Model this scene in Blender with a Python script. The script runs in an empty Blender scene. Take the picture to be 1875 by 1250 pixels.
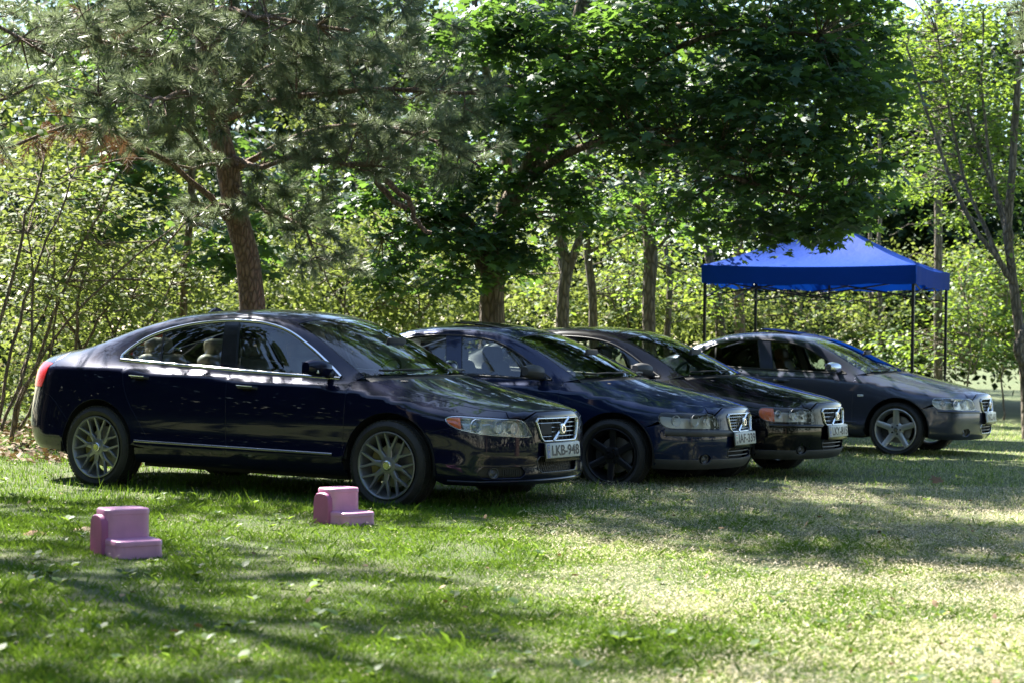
import bpy, bmesh, math, random
import numpy as np
from mathutils import Vector, Matrix
from mathutils.bvhtree import BVHTree
from mathutils.geometry import delaunay_2d_cdt, interpolate_bezier

scene = bpy.context.scene
col = scene.collection
R = math.radians
rng = np.random.default_rng(11)

# ------------------------------------------------------------------ camera
cam_data = bpy.data.cameras.new("camera")
cam_data.sensor_width = 36.0
cam_data.lens = 66.5
cam_data.clip_start = 0.1
cam_data.clip_end = 2000.0
cam_data.dof.use_dof = True
cam_data.dof.focus_distance = 15.0
cam_data.dof.aperture_fstop = 3.2
cam = bpy.data.objects.new("camera", cam_data)
cam.matrix_world = (Matrix.Translation((0, 0, 1.25)) @ Matrix.Rotation(R(90 - 0.053), 4, 'X')
                    @ Matrix.Rotation(R(0.868), 4, 'Z'))
col.objects.link(cam)
scene.camera = cam

# ------------------------------------------------------------------ light
SUN_EL, SUN_AZ = 50.0, -38.0          # azimuth from +Y (view direction), negative = left
SUN_DIR = Vector((math.sin(R(SUN_AZ)) * math.cos(R(SUN_EL)), math.cos(R(SUN_AZ)) * math.cos(R(SUN_EL)), math.sin(R(SUN_EL))))
world = bpy.data.worlds.new("World")
scene.world = world
world.use_nodes = True
wn = world.node_tree.nodes
sky = wn.new("ShaderNodeTexSky")
sky.sky_type = 'NISHITA'
sky.sun_disc = False
sky.sun_elevation = R(SUN_EL)
sky.sun_rotation = R(SUN_AZ)
sky.air_density = 1.0
sky.dust_density = 0.4
wn["Background"].inputs["Strength"].default_value = 0.075
world.node_tree.links.new(sky.outputs["Color"], wn["Background"].inputs["Color"])
sun_data = bpy.data.lights.new("sun", 'SUN')
sun_data.energy = 5.0
sun_data.angle = R(0.53)
sun_data.color = (1.0, 0.95, 0.86)
sun = bpy.data.objects.new("sun", sun_data)
sun.rotation_euler = SUN_DIR.to_track_quat('Z', 'Y').to_euler()
sun.location = (-8, 8, 20)
col.objects.link(sun)

scene.view_settings.view_transform = 'Standard'
scene.view_settings.look = 'None'
scene.view_settings.exposure = 2.35
scene.view_settings.gamma = 1.0
scene.view_settings.use_curve_mapping = False
scene.render.engine = 'CYCLES'
cy = scene.cycles
cy.max_bounces = 10
cy.diffuse_bounces = 4
cy.glossy_bounces = 4
cy.transmission_bounces = 6
cy.transparent_max_bounces = 12
cy.sample_clamp_indirect = 6.0
cy.use_denoising = True
try:
    cy.denoiser = 'OPENIMAGEDENOISE'
except Exception:
    pass
cy.use_adaptive_sampling = False

# ------------------------------------------------------------------ helpers
def gz(x, y):
    "height of the lawn"
    d = max(0.0, y - 30.0)
    return -0.008 * x + 0.012 * d + 0.012 * math.sin(x * 0.7 + 1.3) * math.sin(y * 0.5)

def gz_np(x, y):
    d = np.maximum(0.0, y - 30.0)
    return -0.008 * x + 0.012 * d + 0.012 * np.sin(x * 0.7 + 1.3) * np.sin(y * 0.5)

def tag(o, label=None, cat=None, group=None, kind=None):
    if label: o["label"] = label
    if cat: o["category"] = cat
    if group: o["group"] = group
    if kind: o["kind"] = kind
    return o

def link(o, parent=None):
    col.objects.link(o)
    if parent is not None:
        o.parent = parent
    return o

def empty(name, loc=(0, 0, 0), rz=0.0):
    o = bpy.data.objects.new(name, None)
    o.location = loc
    o.rotation_euler = (0, 0, rz)
    o.empty_display_size = 0.2
    return link(o)

def mesh_obj(name, verts, faces, mat=None, parent=None, smooth=False, normals=None, mat_idx=None):
    me = bpy.data.meshes.new(name)
    me.from_pydata([tuple(v) for v in verts], [], faces)
    mats = mat if isinstance(mat, (list, tuple)) else ([mat] if mat else [])
    for m in mats:
        me.materials.append(m)
    if mat_idx is not None:
        me.polygons.foreach_set("material_index", mat_idx)
    if smooth:
        me.polygons.foreach_set("use_smooth", [True] * len(me.polygons))
    me.update()
    if normals is not None:
        me.normals_split_custom_set_from_vertices([tuple(n) for n in normals])
    o = bpy.data.objects.new(name, me)
    return link(o, parent)

def np_mesh(name, verts, tris, mat, parent=None, attrs=None, quads=False):
    "fast mesh from numpy arrays (n,3) and (m,3) or (m,4)"
    me = bpy.data.meshes.new(name)
    nv, nf, k = len(verts), len(tris), tris.shape[1]
    me.vertices.add(nv)
    me.vertices.foreach_set("co", verts.astype(np.float32).ravel())
    me.loops.add(nf * k)
    me.loops.foreach_set("vertex_index", tris.astype(np.int32).ravel())
    me.polygons.add(nf)
    me.polygons.foreach_set("loop_start", (np.arange(nf) * k).astype(np.int32))
    me.update(calc_edges=True)
    if attrs:
        for an, av in attrs.items():
            a = me.attributes.new(an, 'FLOAT', 'POINT')
            a.data.foreach_set("value", av.astype(np.float32))
    for m in (mat if isinstance(mat, (list, tuple)) else [mat]):
        me.materials.append(m)
    o = bpy.data.objects.new(name, me)
    return link(o, parent)

class MB:
    "collects simple shapes into one mesh"
    def __init__(self):
        self.v = []; self.f = []
    def add(self, vs, fs):
        b = len(self.v)
        self.v += [tuple(p) for p in vs]
        self.f += [tuple(i + b for i in f) for f in fs]
        return self
    def box(self, x0, x1, y0, y1, z0, z1, M=None):
        vs = [Vector(p) for p in ((x0,y0,z0),(x1,y0,z0),(x1,y1,z0),(x0,y1,z0),(x0,y0,z1),(x1,y0,z1),(x1,y1,z1),(x0,y1,z1))]
        if M is not None: vs = [M @ p for p in vs]
        return self.add(vs, [(0,3,2,1),(4,5,6,7),(0,1,5,4),(1,2,6,5),(2,3,7,6),(3,0,4,7)])
    def tube(self, pts, rads, n=8, caps=True):
        pts = [Vector(p) for p in pts]
        if not hasattr(rads, '__len__'): rads = [rads] * len(pts)
        rings = []; prev = None
        for i, p in enumerate(pts):
            d = (pts[min(i + 1, len(pts) - 1)] - pts[max(i - 1, 0)])
            if d.length < 1e-9: d = Vector((0, 0, 1))
            d.normalize()
            if prev is None:
                u = d.orthogonal().normalized()
            else:
                u = (prev - d * prev.dot(d))
                u = u.normalized() if u.length > 1e-6 else d.orthogonal().normalized()
            prev = u; w = d.cross(u)
            rings.append([p + (u * math.cos(2 * math.pi * k / n) + w * math.sin(2 * math.pi * k / n)) * rads[i] for k in range(n)])
        vs = [q for r in rings for q in r]; fs = []
        for i in range(len(pts) - 1):
            for k in range(n):
                a = i * n + k; b = i * n + (k + 1) % n
                fs.append((a, b, b + n, a + n))
        if caps:
            fs.append(tuple(reversed(range(n)))); fs.append(tuple(range((len(pts) - 1) * n, len(pts) * n)))
        return self.add(vs, fs)
    def lathe(self, prof, n=32, axis='Y', close=False, M=None):
        "prof: list of (radius, along axis)"
        vs = []
        for r, a in prof:
            for k in range(n):
                t = 2 * math.pi * k / n
                c, s = math.cos(t) * r, math.sin(t) * r
                p = Vector((c, a, s)) if axis == 'Y' else (Vector((c, s, a)) if axis == 'Z' else Vector((a, c, s)))
                vs.append(M @ p if M is not None else p)
        fs = []; m = len(prof)
        for i in range(m if close else m - 1):
            for k in range(n):
                a = i * n + k; b = i * n + (k + 1) % n; i2 = ((i + 1) % m) * n
                fs.append((a, b, i2 + (k + 1) % n, i2 + k))
        return self.add(vs, fs)
    def grid(self, P):
        "P[i][j] points"
        n, m = len(P), len(P[0])
        return self.add([p for r in P for p in r], [(i*m+j, i*m+j+1, (i+1)*m+j+1, (i+1)*m+j) for i in range(n-1) for j in range(m-1)])
    def build(self, name, mat, parent=None, smooth=False, bevel=0.0, seg=2, angle=None, fix=True):
        bm = bmesh.new()
        vs = [bm.verts.new(p) for p in self.v]
        for f in self.f:
            try: bm.faces.new([vs[i] for i in f])
            except ValueError: pass
        if fix: bmesh.ops.recalc_face_normals(bm, faces=bm.faces)
        if bevel:
            es = [e for e in bm.edges if len(e.link_faces) == 2 and e.calc_face_angle() > R(30)]
            bmesh.ops.bevel(bm, geom=es, offset=bevel, segments=seg, affect='EDGES', clamp_overlap=True, profile=0.5)
        me = bpy.data.meshes.new(name); bm.to_mesh(me); bm.free()
        if mat: me.materials.append(mat)
        if smooth or bevel:
            me.polygons.foreach_set("use_smooth", [True] * len(me.polygons))
            me.set_sharp_from_angle(angle=R(angle if angle else 40))
        o = bpy.data.objects.new(name, me)
        return link(o, parent)

# ------------------------------------------------------------------ materials
def new_mat(name):
    m = bpy.data.materials.new(name); m.use_nodes = True
    return m, m.node_tree.nodes, m.node_tree.links, m.node_tree.nodes["Principled BSDF"]

def pmat(name, color, rough=0.5, metal=0.0, coat=0.0, spec=0.5, noise=0.0, nscale=8.0, bump=0.0, bscale=40.0, emis=None, coat_rough=0.03):
    m, n, l, b = new_mat(name)
    b.inputs["Base Color"].default_value = (*color, 1)
    b.inputs["Roughness"].default_value = rough
    b.inputs["Metallic"].default_value = metal
    b.inputs["Coat Weight"].default_value = coat
    b.inputs["Coat Roughness"].default_value = coat_rough
    b.inputs["Specular IOR Level"].default_value = spec
    tc = n.new("ShaderNodeTexCoord")
    if noise:
        t = n.new("ShaderNodeTexNoise"); t.inputs["Scale"].default_value = nscale; t.inputs["Detail"].default_value = 5
        l.new(tc.outputs["Object"], t.inputs["Vector"])
        mr = n.new("ShaderNodeMapRange"); mr.inputs["From Min"].default_value = 0.3; mr.inputs["From Max"].default_value = 0.7
        mr.inputs["To Min"].default_value = 1 - noise; mr.inputs["To Max"].default_value = 1 + noise
        l.new(t.outputs["Fac"], mr.inputs["Value"])
        mx = n.new("ShaderNodeVectorMath"); mx.operation = 'SCALE'; mx.inputs[0].default_value = color
        l.new(mr.outputs["Result"], mx.inputs["Scale"]); l.new(mx.outputs["Vector"], b.inputs["Base Color"])
    if bump:
        t2 = n.new("ShaderNodeTexNoise"); t2.inputs["Scale"].default_value = bscale; t2.inputs["Detail"].default_value = 6
        l.new(tc.outputs["Object"], t2.inputs["Vector"])
        bp = n.new("ShaderNodeBump"); bp.inputs["Strength"].default_value = bump; bp.inputs["Distance"].default_value = 0.02
        l.new(t2.outputs["Fac"], bp.inputs["Height"]); l.new(bp.outputs["Normal"], b.inputs["Normal"])
    return m

def paint_mat(name, color, flake=0.35, rough=0.28):
    "car paint: metallic base under a clear coat with a film of dust"
    m, n, l, b = new_mat(name)
    tc = n.new("ShaderNodeTexCoord")
    t = n.new("ShaderNodeTexNoise"); t.inputs["Scale"].default_value = 3.0; t.inputs["Detail"].default_value = 8; t.inputs["Roughness"].default_value = 0.7
    l.new(tc.outputs["Object"], t.inputs["Vector"])
    cr = n.new("ShaderNodeMapRange"); cr.inputs["From Min"].default_value = 0.35; cr.inputs["From Max"].default_value = 0.75
    cr.inputs["To Min"].default_value = 0.0; cr.inputs["To Max"].default_value = 0.005
    l.new(t.outputs["Fac"], cr.inputs["Value"])
    mx = n.new("ShaderNodeMix"); mx.data_type = 'RGBA'
    mx.inputs["A"].default_value = (*color, 1); mx.inputs["B"].default_value = (0.16, 0.15, 0.13, 1)
    l.new(cr.outputs["Result"], mx.inputs["Factor"]); l.new(mx.outputs["Result"], b.inputs["Base Color"])
    r2 = n.new("ShaderNodeMapRange"); r2.inputs["From Min"].default_value = 0.3; r2.inputs["From Max"].default_value = 0.8
    r2.inputs["To Min"].default_value = 0.01; r2.inputs["To Max"].default_value = 0.04
    l.new(t.outputs["Fac"], r2.inputs["Value"]); l.new(r2.outputs["Result"], b.inputs["Coat Roughness"])
    b.inputs["Metallic"].default_value = flake
    b.inputs["Roughness"].default_value = rough
    b.inputs["Coat Weight"].default_value = 1.0
    b.inputs["Coat IOR"].default_value = 1.43
    b.inputs["Specular IOR Level"].default_value = 0.04
    return m

def glass_mat(name, tint, ior=1.5, rough=0.0):
    "thin pane: tinted see-through with Fresnel reflection"
    m, n, l, b = new_mat(name)
    out = n["Material Output"]; n.remove(b)
    tr = n.new("ShaderNodeBsdfTransparent"); tr.inputs["Color"].default_value = (*tint, 1)
    gl = n.new("ShaderNodeBsdfGlossy"); gl.inputs["Roughness"].default_value = rough; gl.inputs["Color"].default_value = (0.95, 0.97, 1, 1)
    fr = n.new("ShaderNodeFresnel"); fr.inputs["IOR"].default_value = ior
    ml = n.new("ShaderNodeMath"); ml.operation = 'MULTIPLY_ADD'; ml.inputs[1].default_value = 1.5; ml.inputs[2].default_value = 0.02; ml.use_clamp = True
    l.new(fr.outputs["Fac"], ml.inputs[0])
    mx = n.new("ShaderNodeMixShader")
    l.new(ml.outputs[0], mx.inputs["Fac"]); l.new(tr.outputs[0], mx.inputs[1]); l.new(gl.outputs[0], mx.inputs[2])
    l.new(mx.outputs[0], out.inputs["Surface"])
    return m
# ------------------------------------------------------------------ cars
M = {}
M['chrome'] = pmat("chrome", (0.75, 0.76, 0.78), 0.08, 1.0)
M['satin'] = pmat("satin_metal", (0.62, 0.63, 0.65), 0.25, 1.0)
M['black_plastic'] = pmat("black_plastic", (0.012, 0.012, 0.013), 0.45, noise=0.2, bump=0.05, bscale=200)
M['gloss_black'] = pmat("gloss_black", (0.006, 0.006, 0.007), 0.12)
M['rubber'] = pmat("tyre_rubber", (0.016, 0.016, 0.017), 0.7, noise=0.35, nscale=14, bump=0.12, bscale=60)
M['under'] = pmat("underbody", (0.008, 0.008, 0.008), 0.8)
M['cabin'] = pmat("cabin_trim", (0.028, 0.027, 0.027), 0.7, noise=0.2)
M['leather_cream'] = pmat("cream_leather", (0.42, 0.38, 0.31), 0.5, noise=0.08, bump=0.1, bscale=60)
M['leather_dark'] = pmat("dark_leather", (0.03, 0.029, 0.03), 0.5, bump=0.1, bscale=60)
M['leather_tan'] = pmat("tan_leather", (0.30, 0.13, 0.06), 0.5, bump=0.1, bscale=60)
M['headliner'] = pmat("headliner", (0.30, 0.29, 0.26), 0.9)
M['disc'] = pmat("brake_disc", (0.34, 0.33, 0.32), 0.4, 0.9, noise=0.2, nscale=20)
M['caliper_yellow'] = pmat("brake_yellow", (0.22, 0.20, 0.06), 0.5)
M['plate_white'] = pmat("plate_white", (0.52, 0.54, 0.50), 0.4, noise=0.05)
M['plate_black'] = pmat("plate_black", (0.01, 0.01, 0.012), 0.5)
M['plate_blue'] = pmat("plate_blue", (0.05, 0.11, 0.34), 0.4)
M['reflector'] = pmat("lamp_reflector", (0.88, 0.89, 0.90), 0.25, 0.45)
M['lamp_grey'] = pmat("lamp_grey", (.45, .45, .46), .28, .75)
M['lamp_pale'] = pmat("lamp_pale", (.55, .56, .58), .22, .75)
M['lamp_dark'] = pmat("lamp_housing", (0.10, 0.10, 0.11), 0.25, 0.3)
M['amber'] = pmat("amber_lens", (0.78, 0.16, 0.03), 0.12, coat=0.6)
M['red_lens'] = pmat("red_lens", (0.55, 0.006, 0.010), 0.3, coat=0.25)
M['glass'] = glass_mat("car_glass", (0.64, 0.70, 0.67))
M['glass_dark'] = glass_mat("privacy_glass", (0.16, 0.17, 0.18))
M['lens'] = glass_mat("clear_lens", (0.95, 0.96, 0.97), ior=1.28)
M['paper'] = pmat("paper", (0.62, 0.66, 0.70), 0.8)
M['bumper_grey'] = pmat("bumper_grey", (0.055, 0.055, 0.056), 0.5, noise=0.15, bump=0.05, bscale=220)
M['emblem_blue'] = pmat("emblem_dark", (0.02, 0.03, 0.06), 0.2)

def crv(pts, step=0.03, closed=False):
    "Catmull-Rom resampled polyline through 2D or 3D points"
    P = [np.array(p, float) for p in pts]
    n = len(P); out = []
    rngi = range(n if closed else n - 1)
    for i in rngi:
        p1, p2 = P[i], P[(i + 1) % n]
        p0 = P[i - 1] if (i > 0 or closed) else 2 * p1 - p2
        p3 = P[(i + 2) % n] if (i + 2 < n or closed) else 2 * p2 - p1
        k = max(1, int(np.linalg.norm(p2 - p1) / step))
        # centripetal-ish tangents scaled by segment length to avoid overshoot
        L = np.linalg.norm(p2 - p1) + 1e-9
        t1 = (p2 - p0) / (np.linalg.norm(p2 - p1) + np.linalg.norm(p1 - p0) + 1e-9) * L
        t2 = (p3 - p1) / (np.linalg.norm(p3 - p2) + np.linalg.norm(p2 - p1) + 1e-9) * L
        for q in range(k):
            t = q / k
            h00 = 2*t**3 - 3*t**2 + 1; h10 = t**3 - 2*t**2 + t; h01 = -2*t**3 + 3*t**2; h11 = t**3 - t**2
            out.append(h00 * p1 + h10 * t1 + h01 * p2 + h11 * t2)
    if not closed: out.append(P[-1])
    return [tuple(p) for p in out]

def lin(pts, step=0.03):
    out = []
    for a, b in zip(pts[:-1], pts[1:]):
        a = np.array(a, float); b = np.array(b, float)
        k = max(1, int(np.linalg.norm(b - a) / step))
        out += [tuple(a + (b - a) * i / k) for i in range(k)]
    return out + [tuple(pts[-1])]

def joinp(*cs):
    out = []
    for c in cs:
        for p in c:
            if not out or math.dist(out[-1], p) > 2e-3: out.append(tuple(p))
    if math.dist(out[0], out[-1]) < 2e-3: out.pop()
    return out

def inset(poly, d):
    "shrink a closed 2D polygon by d"
    P = np.array(poly); n = len(P)
    area = 0.5 * np.sum(P[:, 0] * np.roll(P[:, 1], -1) - np.roll(P[:, 0], -1) * P[:, 1])
    sgn = 1 if area > 0 else -1
    e = np.roll(P, -1, 0) - P; e /= np.linalg.norm(e, axis=1)[:, None] + 1e-12
    nr = np.stack([-e[:, 1], e[:, 0]], 1) * sgn
    m = nr + np.roll(nr, 1, 0)
    m /= np.maximum(np.linalg.norm(m, axis=1)[:, None], 0.35) ** 2
    m *= 1.0
    l = np.linalg.norm(m, axis=1)[:, None]
    m = np.where(l > 2, m / l * 2, m)
    return [tuple(p) for p in P + m * d]

def pt_in(poly, pts):
    P = np.array(poly); x, y = pts[:, 0], pts[:, 1]; r = np.zeros(len(pts), bool)
    j = len(P) - 1
    for i in range(len(P)):
        xi, yi = P[i]; xj, yj = P[j]
        c = ((yi > y) != (yj > y)) & (x < (xj - xi) * (y - yi) / (yj - yi + 1e-15) + xi)
        r ^= c; j = i
    return r

def seg_dist(poly, pts):
    P = np.array(poly); Q = np.roll(P, -1, 0); d = np.full(len(pts), 1e9)
    for a, b in zip(P, Q):
        ab = b - a; t = np.clip(((pts - a) @ ab) / (ab @ ab + 1e-12), 0, 1)
        d = np.minimum(d, np.linalg.norm(pts - (a + t[:, None] * ab), axis=1))
    return d

def fill_poly(poly, step, holes=()):
    "conforming triangulation of a 2D polygon with interior grid points -> points, faces"
    P = np.array(poly)
    lo, hi = P.min(0), P.max(0)
    gx = np.arange(lo[0] + step * .5, hi[0], step); gy = np.arange(lo[1] + step * .5, hi[1], step)
    pts = list(map(tuple, poly)); n = len(pts)
    edges = [(i, (i + 1) % n) for i in range(n)]
    if len(gx) and len(gy):
        g = np.stack(np.meshgrid(gx, gy, indexing='ij'), -1).reshape(-1, 2)
        g = g[pt_in(poly, g)]
        if len(g):
            g = g[seg_dist(poly, g) > step * .45]
        for h in holes:
            if len(g):
                g = g[~pt_in(h, g)]; g = g[seg_dist(h, g) > step * .45]
        for h in holes:
            b = len(pts); pts += list(map(tuple, h)); m = len(h)
            edges += [(b + i, b + (i + 1) % m) for i in range(m)]
        pts += [tuple(p) for p in g]
    r = delaunay_2d_cdt([Vector(p) for p in pts], edges, [], 1, 1e-5)
    V = [tuple(v) for v in r[0]]; F = [tuple(f) for f in r[2]]
    if F:
        c = np.array([[(V[a][0] + V[b][0] + V[c][0]) / 3, (V[a][1] + V[b][1] + V[c][1]) / 3] for a, b, c in F])
        keep = pt_in(poly, c)
        for h in holes: keep &= ~pt_in(h, c)
        F = [f for f, k in zip(F, keep) if k]
    return V, F

class Master:
    "smooth body surface; panels are cut from it by projecting outlines"
    def __init__(self, deck, skirt_rows, creases, levels=4, name="m"):
        self.deck = deck
        nx, ny = len(deck), len(deck[0])
        V = []; F = []; idx = {}
        def vid(p):
            V.append(Vector(p)); return len(V) - 1
        D = [[vid(deck[i][k]) for k in range(ny)] for i in range(nx)]
        for i in range(nx - 1):
            for k in range(ny - 1):
                F.append((D[i][k], D[i+1][k], D[i+1][k+1], D[i][k+1]))
        # ring: rear centre -> rear corner -> side -> front corner -> front centre
        ring = [D[0][k] for k in range(ny - 1, 0, -1)] + [D[i][0] for i in range(nx)] + [D[nx-1][k] for k in range(1, ny)]
        prev = ring; self.rows = [ring]
        for row in skirt_rows:           # each: list of points along the ring, going down
            cur = [vid(p) for p in row]
            for a in range(len(ring) - 1):
                F.append((cur[a], cur[a+1], prev[a+1], prev[a]))
            prev = cur; self.rows.append(cur)
        bm = bmesh.new()
        vs = [bm.verts.new(v) for v in V]
        # mirrored half
        mv = {}
        for i, v in enumerate(V):
            mv[i] = vs[i] if abs(v.y) < 1e-6 else bm.verts.new((v.x, -v.y, v.z))
        for f in F:
            bm.faces.new([vs[i] for i in f])
            bm.faces.new([mv[i] for i in reversed(f)])
        bm.edges.ensure_lookup_table()
        cl = bm.edges.layers.float.new('crease_edge')
        for (a, b), w in creases(D, self.rows).items():
            for va, vb in ((vs[a], vs[b]), (mv[a], mv[b])):
                e = bm.edges.get((va, vb))
                if e: e[cl] = w
        bmesh.ops.recalc_face_normals(bm, faces=bm.faces)
        me = bpy.data.meshes.new(name); bm.to_mesh(me); bm.free()
        o = bpy.data.objects.new(name, me); col.objects.link(o)
        md = o.modifiers.new("s", 'SUBSURF'); md.levels = levels; md.boundary_smooth = 'PRESERVE_CORNERS'
        dg = bpy.context.evaluated_depsgraph_get()
        ev = o.evaluated_get(dg); em = ev.to_mesh()
        em.calc_loop_triangles()
        n = len(em.vertices)
        co = np.empty(n * 3, np.float32); em.vertices.foreach_get("co", co); self.co = co.reshape(-1, 3)
        no = np.empty(n * 3, np.float32); em.vertices.foreach_get("normal", no); self.no = no.reshape(-1, 3)
        t = np.empty(len(em.loop_triangles) * 3, np.int32); em.loop_triangles.foreach_get("vertices", t); self.tri = t.reshape(-1, 3)
        ev.to_mesh_clear()
        bpy.data.objects.remove(o); bpy.data.meshes.remove(me)
        # orientation check: roof normal should point up
        top = self.co[:, 2].argmax()
        if self.no[top, 2] < 0: self.no = -self.no
        self.bvh = BVHTree.FromPolygons([tuple(p) for p in self.co], [tuple(x) for x in self.tri])
    def cast(self, o, d, far=20.0):
        loc, nrm, fi, dist = self.bvh.ray_cast(Vector(o), Vector(d), far)
        if loc is None:
            loc, nrm, fi, dist = self.bvh.find_nearest(Vector(o) + Vector(d) * 3.0)
        a, b, c = self.tri[fi]
        A, B, C = self.co[a], self.co[b], self.co[c]
        p = np.array(loc)
        v0, v1, v2 = B - A, C - A, p - A
        d00, d01, d11, d20, d21 = v0 @ v0, v0 @ v1, v1 @ v1, v2 @ v0, v2 @ v1
        den = d00 * d11 - d01 * d01
        v = (d11 * d20 - d01 * d21) / (den + 1e-20); w = (d00 * d21 - d01 * d20) / (den + 1e-20)
        nn = self.no[a] * (1 - v - w) + self.no[b] * v + self.no[c] * w
        nn = nn / (np.linalg.norm(nn) + 1e-12)
        return p, nn
    # charts: 2D -> ray.  All on the near side (negative Y)
    def side(self, u, v): return self.cast((u, -3.0, v), (0, 1, 0))
    def top(self, u, v): return self.cast((u, v, 4.0), (0, 0, -1))
    def front(self, u, v, x0=1.2):
        c, s = math.cos(u), math.sin(u)
        return self.cast((x0 + 3 * c, 3 * s, v), (-c, -s, 0))
    def rear(self, u, v, x0=-1.2):
        c, s = math.cos(u), math.sin(u)
        return self.cast((x0 - 3 * c, 3 * s, v), (c, -s, 0))

class Car:
    def __init__(self, master, root, mats):
        self.m = master; self.root = root; self.mat = mats
    def panel(self, name, chart, poly, mat, parent=None, step=0.035, gap=0.0046, off=0.0, flange=0.014, mirror=True, holes=(), label=None, scale=(1, 1), fmat=None):
        """cut an outline from the body. chart: 'side','top','front','rear'. gap shrinks the outline, off lifts it.
        mirror: True builds the far-side twin too and returns both."""
        pl = inset(poly, gap) if gap else list(poly)
        hl = [inset(h, -gap) for h in holes] if gap else [list(h) for h in holes]
        # work in roughly metric space
        sc = 1.0
        if chart in ('front', 'rear'): sc = 1.1
        P2, F2 = fill_poly([(p[0] * sc, p[1]) for p in pl], step, [[(q[0] * sc, q[1]) for q in h] for h in hl])
        f = getattr(self.m, chart)
        V = []; N = []
        for u, v in P2:
            p, n = f(u / sc, v)
            V.append(p + n * off); N.append(n)
        V = np.array(V); N = np.array(N)
        # orient faces outward
        F = []
        for a, b, c in F2:
            g = np.cross(V[b] - V[a], V[c] - V[a])
            F.append((a, b, c) if g @ (N[a] + N[b] + N[c]) > 0 else (a, c, b))
        nV = len(V)
        if flange:
            cnt = {}
            for t in F:
                for i in range(3):
                    e = (t[i], t[(i + 1) % 3])
                    cnt[tuple(sorted(e))] = cnt.get(tuple(sorted(e)), []) + [e]
            bd = [e[0] for e in cnt.values() if len(e) == 1]
            bv = sorted({i for e in bd for i in e})
            # outward-in-surface direction per boundary vertex gives a rolled edge
            mapo = {}; mapd = {}
            Vx = []; Nx = []
            acc = {i: np.zeros(3) for i in bv}
            for a, b in bd:
                t = V[b] - V[a]; t /= np.linalg.norm(t) + 1e-12
                o = np.cross(t, N[a]); acc[a] += o; acc[b] += o
            for i in bv:
                o = acc[i] / (np.linalg.norm(acc[i]) + 1e-9)
                mapo[i] = nV + len(Vx); Vx.append(V[i] + o * 0.0022 - N[i] * 0.0022); nn = o + N[i] * .35; Nx.append(nn / np.linalg.norm(nn))
                mapd[i] = nV + len(Vx); Vx.append(V[i] + o * 0.0022 - N[i] * flange); Nx.append(o)
            V = np.vstack([V, Vx]); N = np.vstack([N, Nx])
            for a, b in bd:
                F.append((a, mapo[a], mapo[b])); F.append((a, mapo[b], b))
                F.append((mapo[a], mapd[a], mapd[b])); F.append((mapo[a], mapd[b], mapo[b]))
        res = [mesh_obj(name, V, F, mat, parent[0] if isinstance(parent, list) else (parent or self.root), True, N)]
        if mirror:
            V2 = V * (1, -1, 1); N2 = N * (1, -1, 1)
            res.append(mesh_obj(name, V2, [(a, c, b) for a, b, c in F], mat, parent[1] if isinstance(parent, list) else (parent or self.root), True, N2))
        return res
    def ribbon(self, name, chart, line, w, mat, parent=None, off=0.004, mirror=True, closed=False, round_=True):
        "a raised moulding along a 2D line on the body"
        P = np.array(line); n = len(P)
        f = getattr(self.m, chart)
        if closed: T = np.roll(P, -1, 0) - np.roll(P, 1, 0)
        else:
            T = np.gradient(P, axis=0)
        T /= np.linalg.norm(T, axis=1)[:, None] + 1e-12
        B = np.stack([-T[:, 1], T[:, 0]], 1)
        prof = [(-.5, -.6), (-.5, .25), (-.32, .85), (0, 1), (.32, .85), (.5, .25), (.5, -.6)] if round_ else [(-.5, -.6), (-.5, 1), (.5, 1), (.5, -.6)]
        rows = []
        for i in range(n):
            r = []
            for a, h in prof:
                q = P[i] + B[i] * a * w
                p, nn = f(q[0], q[1]); r.append(p + nn * off * h)
            rows.append(r)
        if closed: rows.append(rows[0])
        out = []
        for s in ((1, -1) if mirror else (1,)):
            g = MB().grid([[Vector(p * np.array((1, s, 1))) for p in r] for r in rows])
            out.append(g.build(name, mat, (parent[0 if s == 1 else 1] if isinstance(parent, list) else (parent or self.root)), smooth=True, angle=60))
        return out

def arch_poly(cx, cz, r, z0, a0=-20, a1=200, n=26, sx=1.0):
    return [(cx + sx * r * math.cos(R(a0 + (a1 - a0) * i / n)), cz + r * math.sin(R(a0 + (a1 - a0) * i / n))) for i in range(n + 1)]

def text_mesh(txt, size=1.0, sx=1.0):
    "flat lettering as vertices and faces, baseline at 0, centred in x"
    cu = bpy.data.curves.new("t", 'FONT'); cu.body = txt; cu.size = size; cu.align_x = 'CENTER'; cu.resolution_u = 3
    cu.offset = 0.022 * size
    o = bpy.data.objects.new("t", cu); col.objects.link(o)
    dg = bpy.context.evaluated_depsgraph_get(); me = o.evaluated_get(dg).to_mesh()
    vs = [Vector((v.co.x * sx, v.co.y, 0)) for v in me.vertices]; fs = [tuple(p.vertices) for p in me.polygons]
    o.evaluated_get(dg).to_mesh_clear()
    bpy.data.objects.remove(o); bpy.data.curves.remove(cu)
    return vs, fs

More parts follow.
